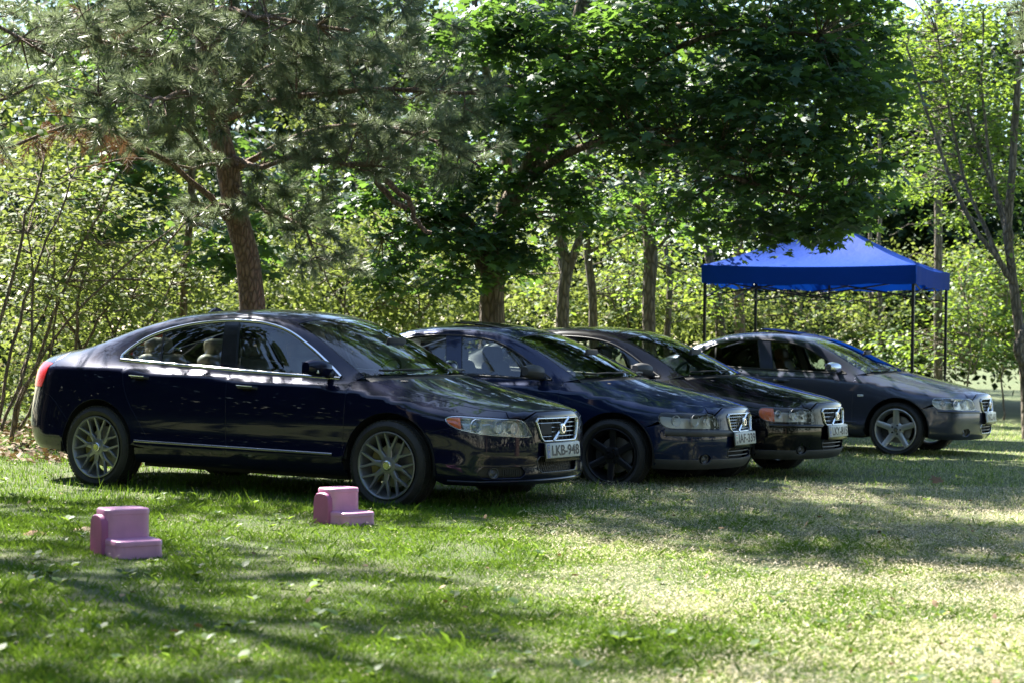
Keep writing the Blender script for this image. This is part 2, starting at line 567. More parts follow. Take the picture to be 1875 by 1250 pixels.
def make_plate(root, x, z, txt, left, tilt=6.0, y=0.0, holder=True):
    "registration plate facing +X"
    P = empty("licence_plate"); P.parent = root
    P.location = (x, y, z); P.rotation_euler = (0, R(-tilt), 0)
    MB().box(-.012, 0, -.26, .26, -.056, .056).build("plate_panel", M['plate_white'], P, bevel=.004)
    if holder: MB().box(-.022, -.0125, -.268, .268, -.085, .062).build("plate_holder", M['gloss_black'], P, bevel=.004)
    vs, fs = text_mesh(txt, .106, .80)
    wd = max(v.x for v in vs) - min(v.x for v in vs); vs = [Vector((v.x * .425 / wd, v.y, 0)) for v in vs]
    zs = [v.y for v in vs]; zc = (min(zs) + max(zs)) / 2; xs = [v.x for v in vs]; xc = (min(xs) + max(xs)) / 2
    off = .03
    MB().add([Vector((.0022, (v.x - xc) + off, v.y - zc)) for v in vs], fs).build("plate_lettering", M['plate_black'], P, fix=False)
    if left == 'blue':
        MB().box(-.001, .0018, -.254, -.212, -.05, .05).build("country_band", M['plate_blue'], P)
        vs, fs = text_mesh("H", .034)
        MB().add([Vector((.0032, v.x - .233, v.y - .038)) for v in vs], fs).build("country_letter", M['plate_white'], P, fix=False)
        rs = MB()
        for k in range(12):
            a = k * math.pi / 6
            rs.box(.001, .0032, -.2355 + .013 * math.cos(a), -.2315 + .013 * math.cos(a), .018 + .013 * math.sin(a), .022 + .013 * math.sin(a))
        rs.build("country_stars", pmat("star_yellow", (.8, .6, .08), .5) if 'star' not in M else M['star'], P)
    else:
        m = MB(); m.box(.0, .0018, -.242, -.222, .026, .036); m.build("country_flag", M['red_lens'], P)
        m = MB(); m.box(.0, .0018, -.242, -.222, .004, .014); m.build("country_flag", pmat("flag_green", (.02, .2, .06), .5), P)
        vs, fs = text_mesh("H", .04)
        MB().add([Vector((.0022, v.x - .232, v.y - .044)) for v in vs], fs).build("country_letter", M['plate_black'], P, fix=False)
    return P

def make_wheel(root, x, y, z, side, tyre_r, rim_r, style, rim_mat, steer=0.0, cap=None):
    """wheel with its axle along Y; side=-1 faces -Y"""
    W = empty("wheel"); W.parent = root; W.location = (x, y, z); W.rotation_euler = (0, 0, steer if side < 0 else math.pi + steer)
    # built facing -Y, outer face at y=0
    w = 0.225
    prof = [(rim_r - .012, .03), (rim_r + .004, .008), (rim_r + .022, -.006), ((rim_r + tyre_r) / 2, -.012), (tyre_r - .022, .0), (tyre_r - .006, .018), (tyre_r, .045)]
    grooves = []
    for gy in (.075, .1125, .15):
        grooves += [(tyre_r, gy - .008), (tyre_r - .008, gy - .006), (tyre_r - .008, gy + .006), (tyre_r, gy + .008)]
    prof += grooves + [(tyre_r, w - .045), (tyre_r - .006, w - .018), (tyre_r - .022, w), (rim_r, w + .005), (rim_r - .012, w - .03)]
    ty = MB().lathe(prof, 56).build("tyre", M['rubber'], W, smooth=True, angle=35)
    tb = MB()                                   # shoulder tread blocks
    for k in range(64):
        a = 2 * math.pi * k / 64
        Mx = Matrix.Rotation(a, 4, 'Y')
        tb.box(-.012, .012, .014, .05, tyre_r - .008, tyre_r + .001, Mx)
    tb.build("tread_blocks", M['rubber'], W); W.children[-1]["kind"] = "stuff"
    # barrel and lip
    rim = [(rim_r, .004), (rim_r + .002, -.004), (rim_r - .007, -.006), (rim_r - .014, .002), (rim_r - .022, .02), (rim_r - .030, .05), (rim_r - .045, .10), (rim_r - .03, .19), (rim_r - .005, .205)]
    MB().lathe(rim, 64).build("rim", rim_mat, W, smooth=True, angle=50)
    MB().lathe([(.0, .12), (rim_r * .66, .12), (rim_r * .66, .145), (0, .145)], 40).build("brake_disc", M['disc'], W, smooth=True, angle=30)
    c = MB()
    for k in range(9):
        a0 = R(150 + k * 8); a1 = R(150 + (k + 1) * 8)
        r0, r1 = rim_r * .50, rim_r * .78
        c.add([(r * math.cos(a), yy, r * math.sin(a)) for a in (a0, a1) for r in (r0, r1) for yy in (.095, .165)],
              [(0, 4, 6, 2), (1, 3, 7, 5), (0, 1, 5, 4), (2, 6, 7, 3)] + ([(0, 2, 3, 1)] if k == 0 else []) + ([(4, 5, 7, 6)] if k == 8 else []))
    c.build("brake_caliper", cap or M['cabin'], W)
    sp = MB()
    def spoke(a_hub, a_rim, r0, r1, w0, w1, y0, y1, th=.022):
        # straight bar between polar points
        p0 = Vector((r0 * math.sin(a_hub), y0, r0 * math.cos(a_hub))); p1 = Vector((r1 * math.sin(a_rim), y1, r1 * math.cos(a_rim)))
        t = (p1 - p0).normalized(); s = t.cross(Vector((0, 1, 0))).normalized(); dn = Vector((0, 1, 0))
        pts = []; N = 5
        for i in range(N + 1):
            f = i / N; p = p0.lerp(p1, f); p.y = y0 + (y1 - y0) * f ** 1.8; ww = w0 + (w1 - w0) * f
            pts.append([p - s * ww * .5 + dn * th, p - s * ww * .5 + dn * .004, p - s * ww * .36, p + s * ww * .36, p + s * ww * .5 + dn * .004, p + s * ww * .5 + dn * th])
        sp.grid(pts)
    if style == 'mesh':
        sp.lathe([(0.0, .018), (.045, .014), (.064, .018), (.072, .03), (.07, .055)], 40)
        for k in range(8):
            a = 2 * math.pi * k / 8 + .13
            spoke(a, a, .05, rim_r * .53, .052, .034, .02, .016, .03)
            for s in (-1, 1):
                spoke(a + s * .05, a + s * .235, rim_r * .48, rim_r - .008, .024, .016, .016, -.001, .026)
        hub = MB().lathe([(0, -.002), (.030, -.002), (.036, .002), (.038, .02)], 32).build("centre_cap", M['satin'], W, smooth=True, angle=30)
        MB().lathe([(0, -.005), (.021, -.005), (.021, 0)], 20).build("cap_badge", pmat("cap_yellow", (.62, .60, .14), .4), W)
    elif style == 'six':
        sp.lathe([(0.0, .02), (.06, .018), (.078, .024), (.08, .05)], 36)
        for k in range(6):
            a = 2 * math.pi * k / 6 + .04
            spoke(a, a, .05, rim_r - .006, .060, .058, .022, .004, .035)
        MB().lathe([(0, .004), (.026, .004), (.03, .01), (.03, .03)], 24).build("centre_cap", M['gloss_black'], W, smooth=True, angle=30)
    else:
        sp.lathe([(0.0, .022), (.07, .020), (.088, .026), (.09, .05)], 40)
        for k in range(5):
            a = 2 * math.pi * k / 5
            spoke(a, a, .06, rim_r - .006, .070, .062, .02, .0, .035)
        MB().lathe([(0, .008), (.026, .008), (.03, .014), (.03, .03)], 24).build("centre_cap", M['satin'], W, smooth=True, angle=30)
    sp.build("spokes", rim_mat, W, smooth=True, angle=35)
    if style != 'mesh':
        for k in range(5):
            a = 2 * math.pi * k / 5 + .3
            MB().lathe([(0, .008), (.009, .008), (.011, .012), (.011, .03)], 8, M=Matrix.Translation((.052 * math.sin(a), .004, .052 * math.cos(a)))).build("wheel_nut", M['gloss_black'], W)
    return W

def soft_box(parent, name, mat, size, M4, r=.05, taper=1.0, bulge=.0):
    "rounded upholstery block"
    sx, sy, sz = size
    b = MB().box(-sx/2, sx/2, -sy/2, sy/2, -sz/2, sz/2)
    b.v = [(x * (taper if z > 0 else 1), y * (taper if z > 0 else 1), z) for x, y, z in b.v]
    o = b.build(name, mat, parent, bevel=r, seg=4)
    o.matrix_local = M4
    return o

def make_seat(root, x, y, mat, z=.36, rear=False, wy=.50):
    S = empty("seat"); S.parent = root; S.location = (x, y, z)
    T = Matrix.Translation
    soft_box(S, "cushion", mat, (.50, wy, .16), T((0, 0, .05)) @ Matrix.Rotation(R(-8), 4, 'Y'), .06)
    soft_box(S, "backrest", mat, (.15, wy * .96, .66), T((-.30, 0, .42)) @ Matrix.Rotation(R(-18), 4, 'Y'), .06, .88)
    for s in (-1, 1):
        soft_box(S, "side_bolster", mat, (.17, .10, .50), T((-.25, s * wy * .44, .38)) @ Matrix.Rotation(R(-18), 4, 'Y'), .045)
    soft_box(S, "headrest", mat, (.12, .28, .155), T((-.415, 0, .79)) @ Matrix.Rotation(R(-10), 4, 'Y'), .05)
    return S
M['bar_metal'] = pmat("bar_metal", (.32, .33, .34), .2, .9)
def build_master(rows, zoff, name, wfi, wri, levels=4):
    nx = len(rows[0]); ny = len(rows)
    deck = [[rows[k][i] for k in range(ny)] for i in range(nx)]
    ring = [deck[0][k] for k in range(ny - 1, 0, -1)] + [deck[i][0] for i in range(nx)] + [deck[nx-1][k] for k in range(1, ny)]
    wf = [0] * (ny - 1) + [wfi.get(i, 0) for i in range(nx)] + [1] * (ny - 1)
    wr = [1] * (ny - 1) + [wri.get(i, 0) for i in range(nx)] + [0] * (ny - 1)
    P = np.array(ring)
    # plan normals with mirrored neighbours at the centreline
    Pm = np.vstack([[P[1] * (1, -1, 1)], P, [P[-2] * (1, -1, 1)]])
    T = Pm[2:, :2] - Pm[:-2, :2]; T /= np.linalg.norm(T, axis=1)[:, None]
    Nn = np.stack([-T[:, 1], T[:, 0]], 1)
    skirt = []
    for j in range(len(zoff['side'])):
        r = []
        for q in range(len(ring)):
            zs, os_ = zoff['side'][j]; zf, of = zoff['front'][j]; zr, orr = zoff['rear'][j]
            if zs < 0: zs = P[q, 2] + zs
            if zf < 0: zf = P[q, 2] + zf
            if zr < 0: zr = P[q, 2] + zr
            a, b = wf[q], wr[q]
            z = zs * (1 - a - b) + zf * a + zr * b; o = os_ * (1 - a - b) + of * a + orr * b
            x, y = P[q, :2] + Nn[q] * o
            if abs(P[q, 1]) < 1e-6: y = 0.0
            r.append((x, y, z))
        skirt.append(r)
    def creases(D, R_):
        c = {}
        def line(ids, w):
            for a, b in zip(ids[:-1], ids[1:]): c[(a, b)] = w
        line([D[i][1] for i in range(4, 10)], .55)
        line([D[i][2] for i in range(2, 10)], .30)
        line([D[9][k] for k in range(2, ny)], .75)
        line([D[2][k] for k in range(2, ny)], .5)
        line([D[i][2] for i in range(10, nx)], .7)
        line([D[i][0] for i in range(1, 12)], .6)
        line(R_[4], .75)
        line([D[nx-1][k] for k in range(0, ny)], .35)
        line(R_[5], .3)
        return c
    return Master(deck, skirt, creases, levels, name)

def T3(xs): return xs
S80_ROWS = [
 [(-2.3,0.7,0.942),(-2.12,0.815,0.9718),(-1.85,0.868,0.9806),(-1.5,0.897,0.965),(-1.1,0.907,0.955),(-0.6,0.91,0.935),(-0.1,0.91,0.915),(0.35,0.908,0.9),(0.75,0.903,0.89),(1.05,0.897,0.872),(1.3,0.89,0.835),(1.6,0.877,0.782),(1.85,0.85,0.735),(2.05,0.8,0.7),(2.16,0.735,0.675)],
 [(-2.36,0.56,1.005),(-2.17,0.7,1.048),(-1.88,0.765,1.061),(-1.5,0.795,1.042),(-1.12,0.805,1.03),(-0.6,0.812,1.005),(-0.1,0.815,0.985),(0.35,0.815,0.967),(0.75,0.81,0.955),(1.05,0.8,0.942),(1.32,0.775,0.885),(1.62,0.74,0.828),(1.9,0.7,0.775),(2.12,0.64,0.735),(2.24,0.57,0.71)],
 [(-2.4,0.42,1.04),(-2.2,0.56,1.083),(-1.88,0.64,1.111),(-1.48,0.655,1.2),(-1.12,0.655,1.3),(-0.62,0.648,1.375),(-0.12,0.645,1.408),(0.22,0.648,1.365),(0.6,0.672,1.2),(1,0.715,0.985),(1.36,0.67,0.918),(1.66,0.63,0.862),(1.94,0.59,0.81),(2.16,0.53,0.768),(2.285,0.46,0.738)],
 [(-2.43,0.28,1.065),(-2.22,0.4,1.103),(-1.9,0.5,1.131),(-1.5,0.555,1.255),(-1.13,0.565,1.37),(-0.64,0.565,1.44),(-0.12,0.56,1.455),(0.27,0.575,1.415),(0.7,0.6,1.235),(1.13,0.64,1.005),(1.42,0.53,0.94),(1.7,0.49,0.885),(1.98,0.45,0.832),(2.2,0.4,0.79),(2.325,0.34,0.752)],
 [(-2.45,0.14,1.075),(-2.23,0.2,1.113),(-1.92,0.27,1.141),(-1.53,0.29,1.275),(-1.15,0.3,1.4),(-0.65,0.3,1.472),(-0.1,0.3,1.485),(0.36,0.3,1.445),(0.84,0.31,1.255),(1.3,0.33,1.012),(1.49,0.28,0.962),(1.75,0.25,0.905),(2.02,0.22,0.848),(2.235,0.2,0.8),(2.35,0.18,0.757)],
 [(-2.455,0,1.08),(-2.235,0,1.118),(-1.93,0,1.146),(-1.54,0,1.28),(-1.16,0,1.407),(-0.65,0,1.48),(-0.1,0,1.493),(0.39,0,1.452),(0.88,0,1.262),(1.37,0,1.012),(1.53,0,0.968),(1.78,0,0.91),(2.04,0,0.852),(2.25,0,0.803),(2.36,0,0.758)]]
S80_Z = dict(side=[(-.10,.018),(.62,.024),(.45,.010),(.375,.032),(.26,-.012),(.19,-.09)],
             front=[(.675,.010),(.57,.016),(.45,.022),(.36,.018),(.265,.028),(.20,-.05)],
             rear=[(-.12,.022),(.74,.03),(.62,.055),(.48,.055),(.34,.02),(.27,-.05)])
S60_ROWS = [
 [(-2.10,.70,.90),(-1.95,.80,.925),(-1.70,.845,.935),(-1.38,.87,.935),(-1.02,.88,.925),(-.60,.882,.91),(-.15,.882,.895),(.25,.88,.885),(.60,.875,.875),(.88,.868,.86),(1.12,.862,.825),(1.45,.85,.772),(1.70,.822,.735),(1.92,.765,.70),(2.04,.69,.675)],
 [(-2.16,.56,.955),(-2.0,.68,.985),(-1.72,.74,1.0),(-1.38,.77,1.005),(-1.02,.785,.99),(-.6,.792,.975),(-.15,.795,.96),(.25,.795,.95),(.6,.79,.942),(.9,.782,.93),(1.15,.755,.878),(1.48,.72,.82),(1.76,.675,.77),(1.98,.615,.73),(2.10,.53,.705)],
 [(-2.2,.42,.985),(-2.03,.54,1.015),(-1.72,.62,1.045),(-1.36,.63,1.17),(-1.02,.63,1.285),(-.62,.625,1.345),(-.2,.622,1.362),(.14,.625,1.315),(.5,.65,1.15),(.88,.695,.97),(1.20,.65,.908),(1.52,.61,.852),(1.80,.565,.80),(2.03,.50,.76),(2.15,.43,.73)],
 [(-2.23,.28,1.01),(-2.05,.40,1.035),(-1.74,.49,1.065),(-1.38,.535,1.22),(-1.04,.545,1.34),(-.63,.545,1.395),(-.2,.54,1.405),(.18,.55,1.36),(.6,.58,1.185),(1.0,.62,.985),(1.26,.51,.93),(1.56,.47,.875),(1.84,.43,.822),(2.07,.37,.78),(2.19,.31,.74)],
 [(-2.25,.14,1.02),(-2.06,.2,1.045),(-1.76,.27,1.075),(-1.40,.29,1.24),(-1.06,.3,1.37),(-.64,.3,1.42),(-.18,.3,1.43),(.27,.3,1.388),(.72,.3,1.2),(1.16,.32,.995),(1.33,.27,.952),(1.61,.24,.893),(1.88,.21,.84),(2.10,.18,.79),(2.215,.16,.745)],
 [(-2.255,0,1.025),(-2.065,0,1.05),(-1.77,0,1.08),(-1.41,0,1.245),(-1.07,0,1.375),(-.64,0,1.428),(-.18,0,1.438),(.30,0,1.395),(.76,0,1.205),(1.22,0,.997),(1.37,0,.957),(1.63,0,.898),(1.9,0,.845),(2.115,0,.793),(2.225,0,.747)]]
S60_Z = dict(side=[(-.10,.018),(.60,.022),(.44,.012),(.36,.026),(.25,-.012),(.18,-.09)],
             front=[(.665,.010),(.575,.016),(.46,.030),(.36,.020),(.265,.012),(.20,-.05)],
             rear=[(-.12,.022),(.72,.03),(.60,.055),(.46,.055),(.33,.02),(.26,-.05)])

LARGE = dict(wb=1.4175, wz=.335, arch=.388, fx0=1.2, rx0=-1.2,
  dlo_bot=[(-1.275,1.056),(-.84,1.036),(-.5,1.022),(0,1.0),(.48,.983),(.90,.970)],
  dlo_top=[(.90,.970),(.72,1.082),(.53,1.195),(.3,1.308),(.08,1.362),(-.11,1.377),(-.32,1.377),(-.65,1.345),(-.91,1.29),(-1.1,1.222),(-1.22,1.145),(-1.28,1.085),(-1.275,1.056)],
  div=((-.86,1.036),(-.94,1.283)), bpl=((-.24,1.01),(-.325,1.377)), bpr=((-.09,1.003),(-.19,1.378)),
  bshut=[(-.10,.985),(-.085,.80),(-.075,.335)],
  rshut=[(-1.165,1.02),(-1.15,.90),(-1.09,.74),(-.98,.58),(-.84,.40),(-.74,.335)],
  fshut=[(1.03,.94),(1.03,.80),(1.02,.335)], door_bot=.335,
  ws_edge=[(1.06,.705),(.85,.668),(.60,.625),(.33,.578)], ws_base=[(1.06,.705),(1.22,.55),(1.33,.3),(1.385,0)], ws_top=[(.33,.578),(.375,.4),(.41,.2),(.42,0)],
  roof_edge=[(.33,.578),(0,.585),(-.5,.59),(-1.0,.585)], roof_rear=[(-1.0,.585),(-1.06,.3),(-1.075,0)],
  rs_edge=[(-1.0,.585),(-1.4,.58),(-1.82,.565)], rs_base=[(-1.82,.565),(-1.87,.3),(-1.885,0)],
  boot_edge=[(-1.82,.62),(-2.1,.60),(-2.30,.50)], boot_rear=[(-2.30,.50),(-2.41,.25),(-2.425,0)],
  bon_rear=[(1.15,.735),(1.33,.52),(1.45,.25),(1.475,0)], bon_side=[(1.15,.735),(1.22,.715),(1.5,.705),(1.85,.665),(2.08,.60),(2.20,.52)],
  bon_front=[(2.20,.52),(2.27,.42),(2.325,.25),(2.345,0)],
  headl=[(-51.5,.700),(-48.5,.722),(-40,.718),(-28,.705),(-21.5,.687),(-19,.63),(-17.6,.573),(-28,.573),(-38,.588),(-46,.618),(-50.5,.660)],
  sealx=(1.95,.635), sealz=.585,
  tail_front=[(-44.5,1.0),(-44,.92),(-43.2,.85),(-42,.80)],
  rb_top=.80, sill_z=(.350,.225), grille=dict(top=(.325,.702),bot=(.265,.535)), lower=(.315,.30,.425), fog=(-40,-21,.268,.352),
  wheel=dict(y=.915, tr=.335, rr=.250), nose=2.43)
SMALL = dict(wb=1.3575, wz=.315, arch=.372, fx0=1.1, rx0=-1.1,
  dlo_bot=[(-1.21,1.022),(-.8,.998),(-.4,.984),(0,.972),(.4,.962),(.72,.955)],
  dlo_top=[(.72,.955),(.52,1.065),(.31,1.185),(.13,1.262),(-.05,1.302),(-.30,1.322),(-.6,1.318),(-.88,1.28),(-1.06,1.215),(-1.17,1.13),(-1.22,1.06),(-1.21,1.022)],
  div=((-.93,1.003),(-.97,1.262)), bpl=((-.335,.982),(-.43,1.322)), bpr=((-.185,.977),(-.275,1.321)),
  bshut=[(-.25,.965),(-.24,.80),(-.23,.325)],
  rshut=[(-1.06,.985),(-1.05,.86),(-1.0,.70),(-.90,.54),(-.78,.40),(-.69,.325)],
  fshut=[(.84,.925),(.84,.80),(.83,.325)], door_bot=.325,
  ws_edge=[(.94,.685),(.73,.645),(.50,.602),(.25,.556)], ws_base=[(.94,.685),(1.08,.53),(1.18,.3),(1.235,0)], ws_top=[(.25,.556),(.29,.4),(.325,.2),(.335,0)],
  roof_edge=[(.25,.556),(0,.562),(-.45,.568),(-.90,.565)], roof_rear=[(-.90,.565),(-.96,.3),(-.975,0)],
  rs_edge=[(-.90,.565),(-1.28,.56),(-1.66,.545)], rs_base=[(-1.66,.545),(-1.71,.3),(-1.725,0)],
  boot_edge=[(-1.66,.60),(-1.92,.58),(-2.10,.49)], boot_rear=[(-2.10,.49),(-2.21,.25),(-2.225,0)],
  bon_rear=[(1.0,.712),(1.16,.52),(1.28,.25),(1.315,0)], bon_side=[(1.0,.712),(1.08,.695),(1.36,.68),(1.70,.635),(1.94,.565),(2.06,.48)],
  bon_front=[(2.06,.48),(2.13,.38),(2.185,.23),(2.205,0)],
  headl=[(-49.5,.700),(-44,.705),(-35,.703),(-27,.695),(-23.5,.672),(-21.5,.615),(-20.5,.568),(-30,.562),(-40,.562),(-46.5,.566),(-50,.60),(-51,.655)],
  sealx=(1.78,.60), sealz=.56,
  tail_front=[(-49,.955),(-48.5,.89),(-47.5,.82),(-46.5,.77)],
  rb_top=.77, sill_z=(.340,.215), grille=dict(top=(.295,.688),bot=(.255,.535)), lower=(.30,.285,.395), fog=(-33,-25.5,.255,.345),
  wheel=dict(y=.90, tr=.315, rr=.236), nose=2.285)

def build_car(root, master, S, o):
    "o: options dict (paint, leather, wheel style, plate text, trims)"
    C = Car(master, root, None); P = o['paint']; m = master
    near = lambda pts: [(x, -abs(y)) for x, y in pts]
    def lift(chart, pts):
        return [tuple(getattr(m, chart)(*p)[0]) for p in pts]
    def t2s(pts):                         # top-chart curve -> side-chart curve
        return [(p[0], p[2]) for p in lift('top', near(pts))]
    fx0, rx0 = S['fx0'], S['rx0']
    m.front.__func__.__defaults__ = (fx0,); m.rear.__func__.__defaults__ = (rx0,)
    def f2s(pts): return [(p[0], p[2]) for p in lift('front', pts)]
    def r2s(pts): return [(p[0], p[2]) for p in lift('rear', pts)]
    def s2f(pts): return [(math.atan2(p[1], p[0] - fx0), p[2]) for p in lift('side', pts)]
    def s2r(pts): return [(math.atan2(p[1], rx0 - p[0]), p[2]) for p in lift('side', pts)]
    def t2f(pts): return [(math.atan2(p[1], p[0] - fx0), p[2]) for p in lift('top', near(pts))]
    def t2r(pts): return [(math.atan2(p[1], rx0 - p[0]), p[2]) for p in lift('top', near(pts))]
    rad = lambda pts: [(R(a), z) for a, z in pts]
    wb, wz, ar = S['wb'], S['wz'], S['arch']
    dbot = crv(S['dlo_bot']); dtop = crv(S['dlo_top'])
    def belt(x):                          # height of the window base
        return float(np.interp(x, [p[0] for p in S['dlo_bot']], [p[1] for p in S['dlo_bot']]))
    bz = lambda x: belt(x) - .012
    def archpt(cx, a): return (cx + ar * math.cos(R(a)), wz + ar * math.sin(R(a)))
    # ---- doors
    bs, rs, fs = crv(S['bshut']), crv(S['rshut']), crv(S['fshut'])
    bs[0] = (bs[0][0], bz(bs[0][0])); rs[0] = (rs[0][0], bz(rs[0][0])); fs[0] = (fs[0][0], bz(min(fs[0][0], S['dlo_bot'][-1][0])) - .008)
    xs = lambda a, b: [(x, bz(x)) for x in np.linspace(a, b, 24)]
    rdoor = joinp(xs(rs[0][0], bs[0][0]), bs, lin([bs[-1], rs[-1]]), rs[::-1])
    fdoor = joinp(xs(bs[0][0], S['dlo_bot'][-1][0]), lin([(S['dlo_bot'][-1][0], bz(S['dlo_bot'][-1][0])), fs[0]]), fs, lin([fs[-1], bs[-1]]), bs[::-1])
    fd = C.panel("front_door", 'side', fdoor, P); rd = C.panel("rear_door", 'side', rdoor, P)
    C.panel("door_trim", 'side', inset(fdoor, .02), M['cabin'], parent=fd, off=-.07, flange=0, step=.08, gap=0)
    C.panel("door_trim", 'side', inset(rdoor, .02), M['cabin'], parent=rd, off=-.07, flange=0, step=.08, gap=0)
    shell = joinp(lin([(rs[0][0] - .03, bz(rs[0][0]) - .02), (fs[0][0] + .03, fs[0][1] - .03), (fs[-1][0] + .03, S['door_bot'] + .02), (rs[-1][0] - .02, S['door_bot'] + .02), (rs[len(rs)//2][0] - .03, rs[len(rs)//2][1]), (rs[0][0] - .03, bz(rs[0][0]) - .02)], .05))
    C.panel("seam_backing", 'side', shell, M['under'], off=-.022, gap=0, flange=0, step=.06)  # dark sheet added behind the door seams so the gaps look black
    # ---- wing
    bside = crv(S['bon_side']); bs3 = t2s(bside)
    hl = crv(rad(S['headl']), closed=True, step=.02)
    hls = f2s(hl)
    ri = min(range(len(hls)), key=lambda i: hls[i][0])        # rear tip of the lamp
    sealx, sealz = S['sealx'], S['sealz']
    # lamp outline from the top (where the bonnet line meets) back to the rear tip and forward along the bottom to the seam
    n = len(hls); k_top = min(range(n), key=lambda i: abs(hl[i][0] - R(S['headl'][3][0])) + (10 if hl[i][1] < .66 else 0))
    # walk from k_top to ri in both directions, take the shorter
    fw = [(k_top + q) % n for q in range(n)]; bw = [(k_top - q) % n for q in range(n)]
    pf = fw[:fw.index(ri) + 1]; pb = bw[:bw.index(ri) + 1]
    up = pf if len(pf) < len(pb) else pb
    stepd = 1 if up is pf else -1
    low = []; q = ri
    while hls[q][0] < sealx[0] or len(low) < 2:
        low.append(q); q = (q + stepd) % n
        if len(low) > n // 2: break
    xa = wb + math.sqrt(ar * ar - (sealz - wz) ** 2)
    a_seal = math.degrees(math.asin((sealz - wz) / ar))
    archF = [archpt(wb, a) for a in np.linspace(a_seal, 180 - math.degrees(math.asin((wz - .33) / ar)) if wz > .33 else 180, 26)]
    if archF[-1][0] < fs[-1][0] + .012: archF = [p for p in archF if p[0] > fs[-1][0] + .012]
    btop = [p for p in bs3 if p[0] < hls[up[0]][0] - .03]
    wing = joinp(lin([(fs[0][0], fs[0][1]), btop[0]]), btop, [hls[i] for i in up], [hls[i] for i in low], lin([hls[low[-1]], (xa, sealz)]), archF, lin([archF[-1], (fs[-1][0], S['door_bot']), ]), fs[::-1])
    # clean: wing polygon starts at the top of the door gap
    C.panel("front_wing", 'side', wing, P)
    # ---- side frame (A-pillar, roof rail, C-pillar and rear wing in one pressing)
    wse, roe, rse = t2s(crv(S['ws_edge'])), t2s(crv(S['roof_edge'])), t2s(crv(S['rs_edge'])); boe = t2s(crv(S['boot_edge']))
    tfc = crv(rad(S['tail_front']), step=.02); tl = joinp(tfc, lin(rad([S['tail_front'][-1], (-25, S['tail_front'][-1][1]), (-26, S['tail_front'][0][1])]), .02), crv(rad([(-26, S['tail_front'][0][1]), (-36, S['tail_front'][0][1] + .008), S['tail_front'][0]]), .02)); tls = r2s(tfc)
    rbz = S['rb_top']
    archR = [archpt(-wb, a) for a in np.linspace(0, 180 - 8, 30)]
    archR = [p for p in archR if p[1] > .34] if wz < .34 else archR
    xr = -wb - math.sqrt(max(ar * ar - (.52 - wz) ** 2, 0))
    archR = [p for p in archR if not (p[0] < -wb and p[1] < .52)]
    # lamp front edge, from its top to its bottom
    tx = tls[-1][0]
    tf = [(tx + .004, max(p[1] for p in tls) - .01), (tx + .004, .82 if rbz > .75 else .80)]
    frame = joinp([(S['dlo_bot'][-1][0] + .02, S['dlo_bot'][-1][1] - .022), (fs[0][0], fs[0][1])] , [wse[0]], wse, roe, rse, [p for p in boe if p[0] > tls[0][0] + .02],
                  tls, crv([tls[-1], (tls[-1][0] + .04, rbz - .04), (tls[-1][0] + .16, rbz - .08), archR[-1]]), archR[::-1],
                  lin([archR[0], rs[-1]])[1:-1], rs[::-1], [(S['dlo_bot'][0][0], S['dlo_bot'][0][1] - .012)], dtop[::-1])
    C.panel("side_frame", 'side', frame, P, gap=.002)
    # ---- sill
    sz0, sz1 = S['sill_z']
    aF = wb - math.sqrt(max(ar**2 - (wz - .26)**2, .1)) ; aR = -aF
    sill = joinp(lin([(aR + .03, sz0), (aF - .03, sz0)]), lin([(aF - .03, sz0), (aF - .005, sz1)]), lin([(aF - .005, sz1), (aR + .005, sz1)]), lin([(aR + .005, sz1), (aR + .03, sz0)]))
    C.panel("sill", 'side', sill, o.get('sill', P), off=-.006)
    # ---- glazing
    def dl(a, b): return [(a[0] + (b[0] - a[0]) * t, a[1] + (b[1] - a[1]) * t) for t in np.linspace(0, 1, 12)]
    def top_between(x0, x1): return [p for p in dtop if min(x0, x1) < p[0] < max(x0, x1) and p[1] > belt(p[0]) + .03]
    def bot_between(x0, x1): return [p for p in dbot if min(x0, x1) < p[0] < max(x0, x1)]
    d0, d1 = S['div']; b0, b1 = S['bpl']; c0, c1 = S['bpr']
    g = .014
    quarter = joinp([(d0[0], d0[1])], dl(d0, d1), [p for p in dtop if p[0] < d1[0]], [p for p in dbot if p[0] < d0[0]])
    rearw = joinp(dl(b0, b1), top_between(b1[0], d1[0]), dl(d1, d0), bot_between(d0[0], b0[0]))
    frontw = joinp(bot_between(c0[0], 2), [p for p in dtop if p[0] > c1[0]], dl(c1, c0))
    gr = o.get('rear_glass', M['glass'])
    if o.get('front_open'):               # near-side front window wound down; the far one stays
        pass
    C.panel("quarter_glass", 'side', inset(quarter, g), gr, off=-.006, flange=0, gap=0)
    C.panel("side_window", 'side', inset(rearw, g), gr, parent=rd, off=-.006, flange=0, gap=0)
    C.panel("side_window", 'side', inset(frontw, g), M['glass'], parent=fd, off=-.006, flange=0, gap=0)
    seal = o.get('seal', M['gloss_black'])
    def seal_ring(pl, par):
        return C.panel("window_seal", 'side', pl, seal, parent=par, off=-.004, flange=.012, gap=.001, holes=[inset(pl, g + .003)], step=.05)
    seal_ring(quarter, None); seal_ring(rearw, rd); seal_ring(frontw, fd)
    # pillar covers between the windows
    pil = joinp(dl(b0, b1), [p for p in dtop if b1[0] < p[0] < c1[0]][::-1], dl(c1, c0))
    C.panel("pillar_cover", 'side', pil, o.get('pillar', M['gloss_black']), parent=fd, off=.001, gap=.001, flange=.006)
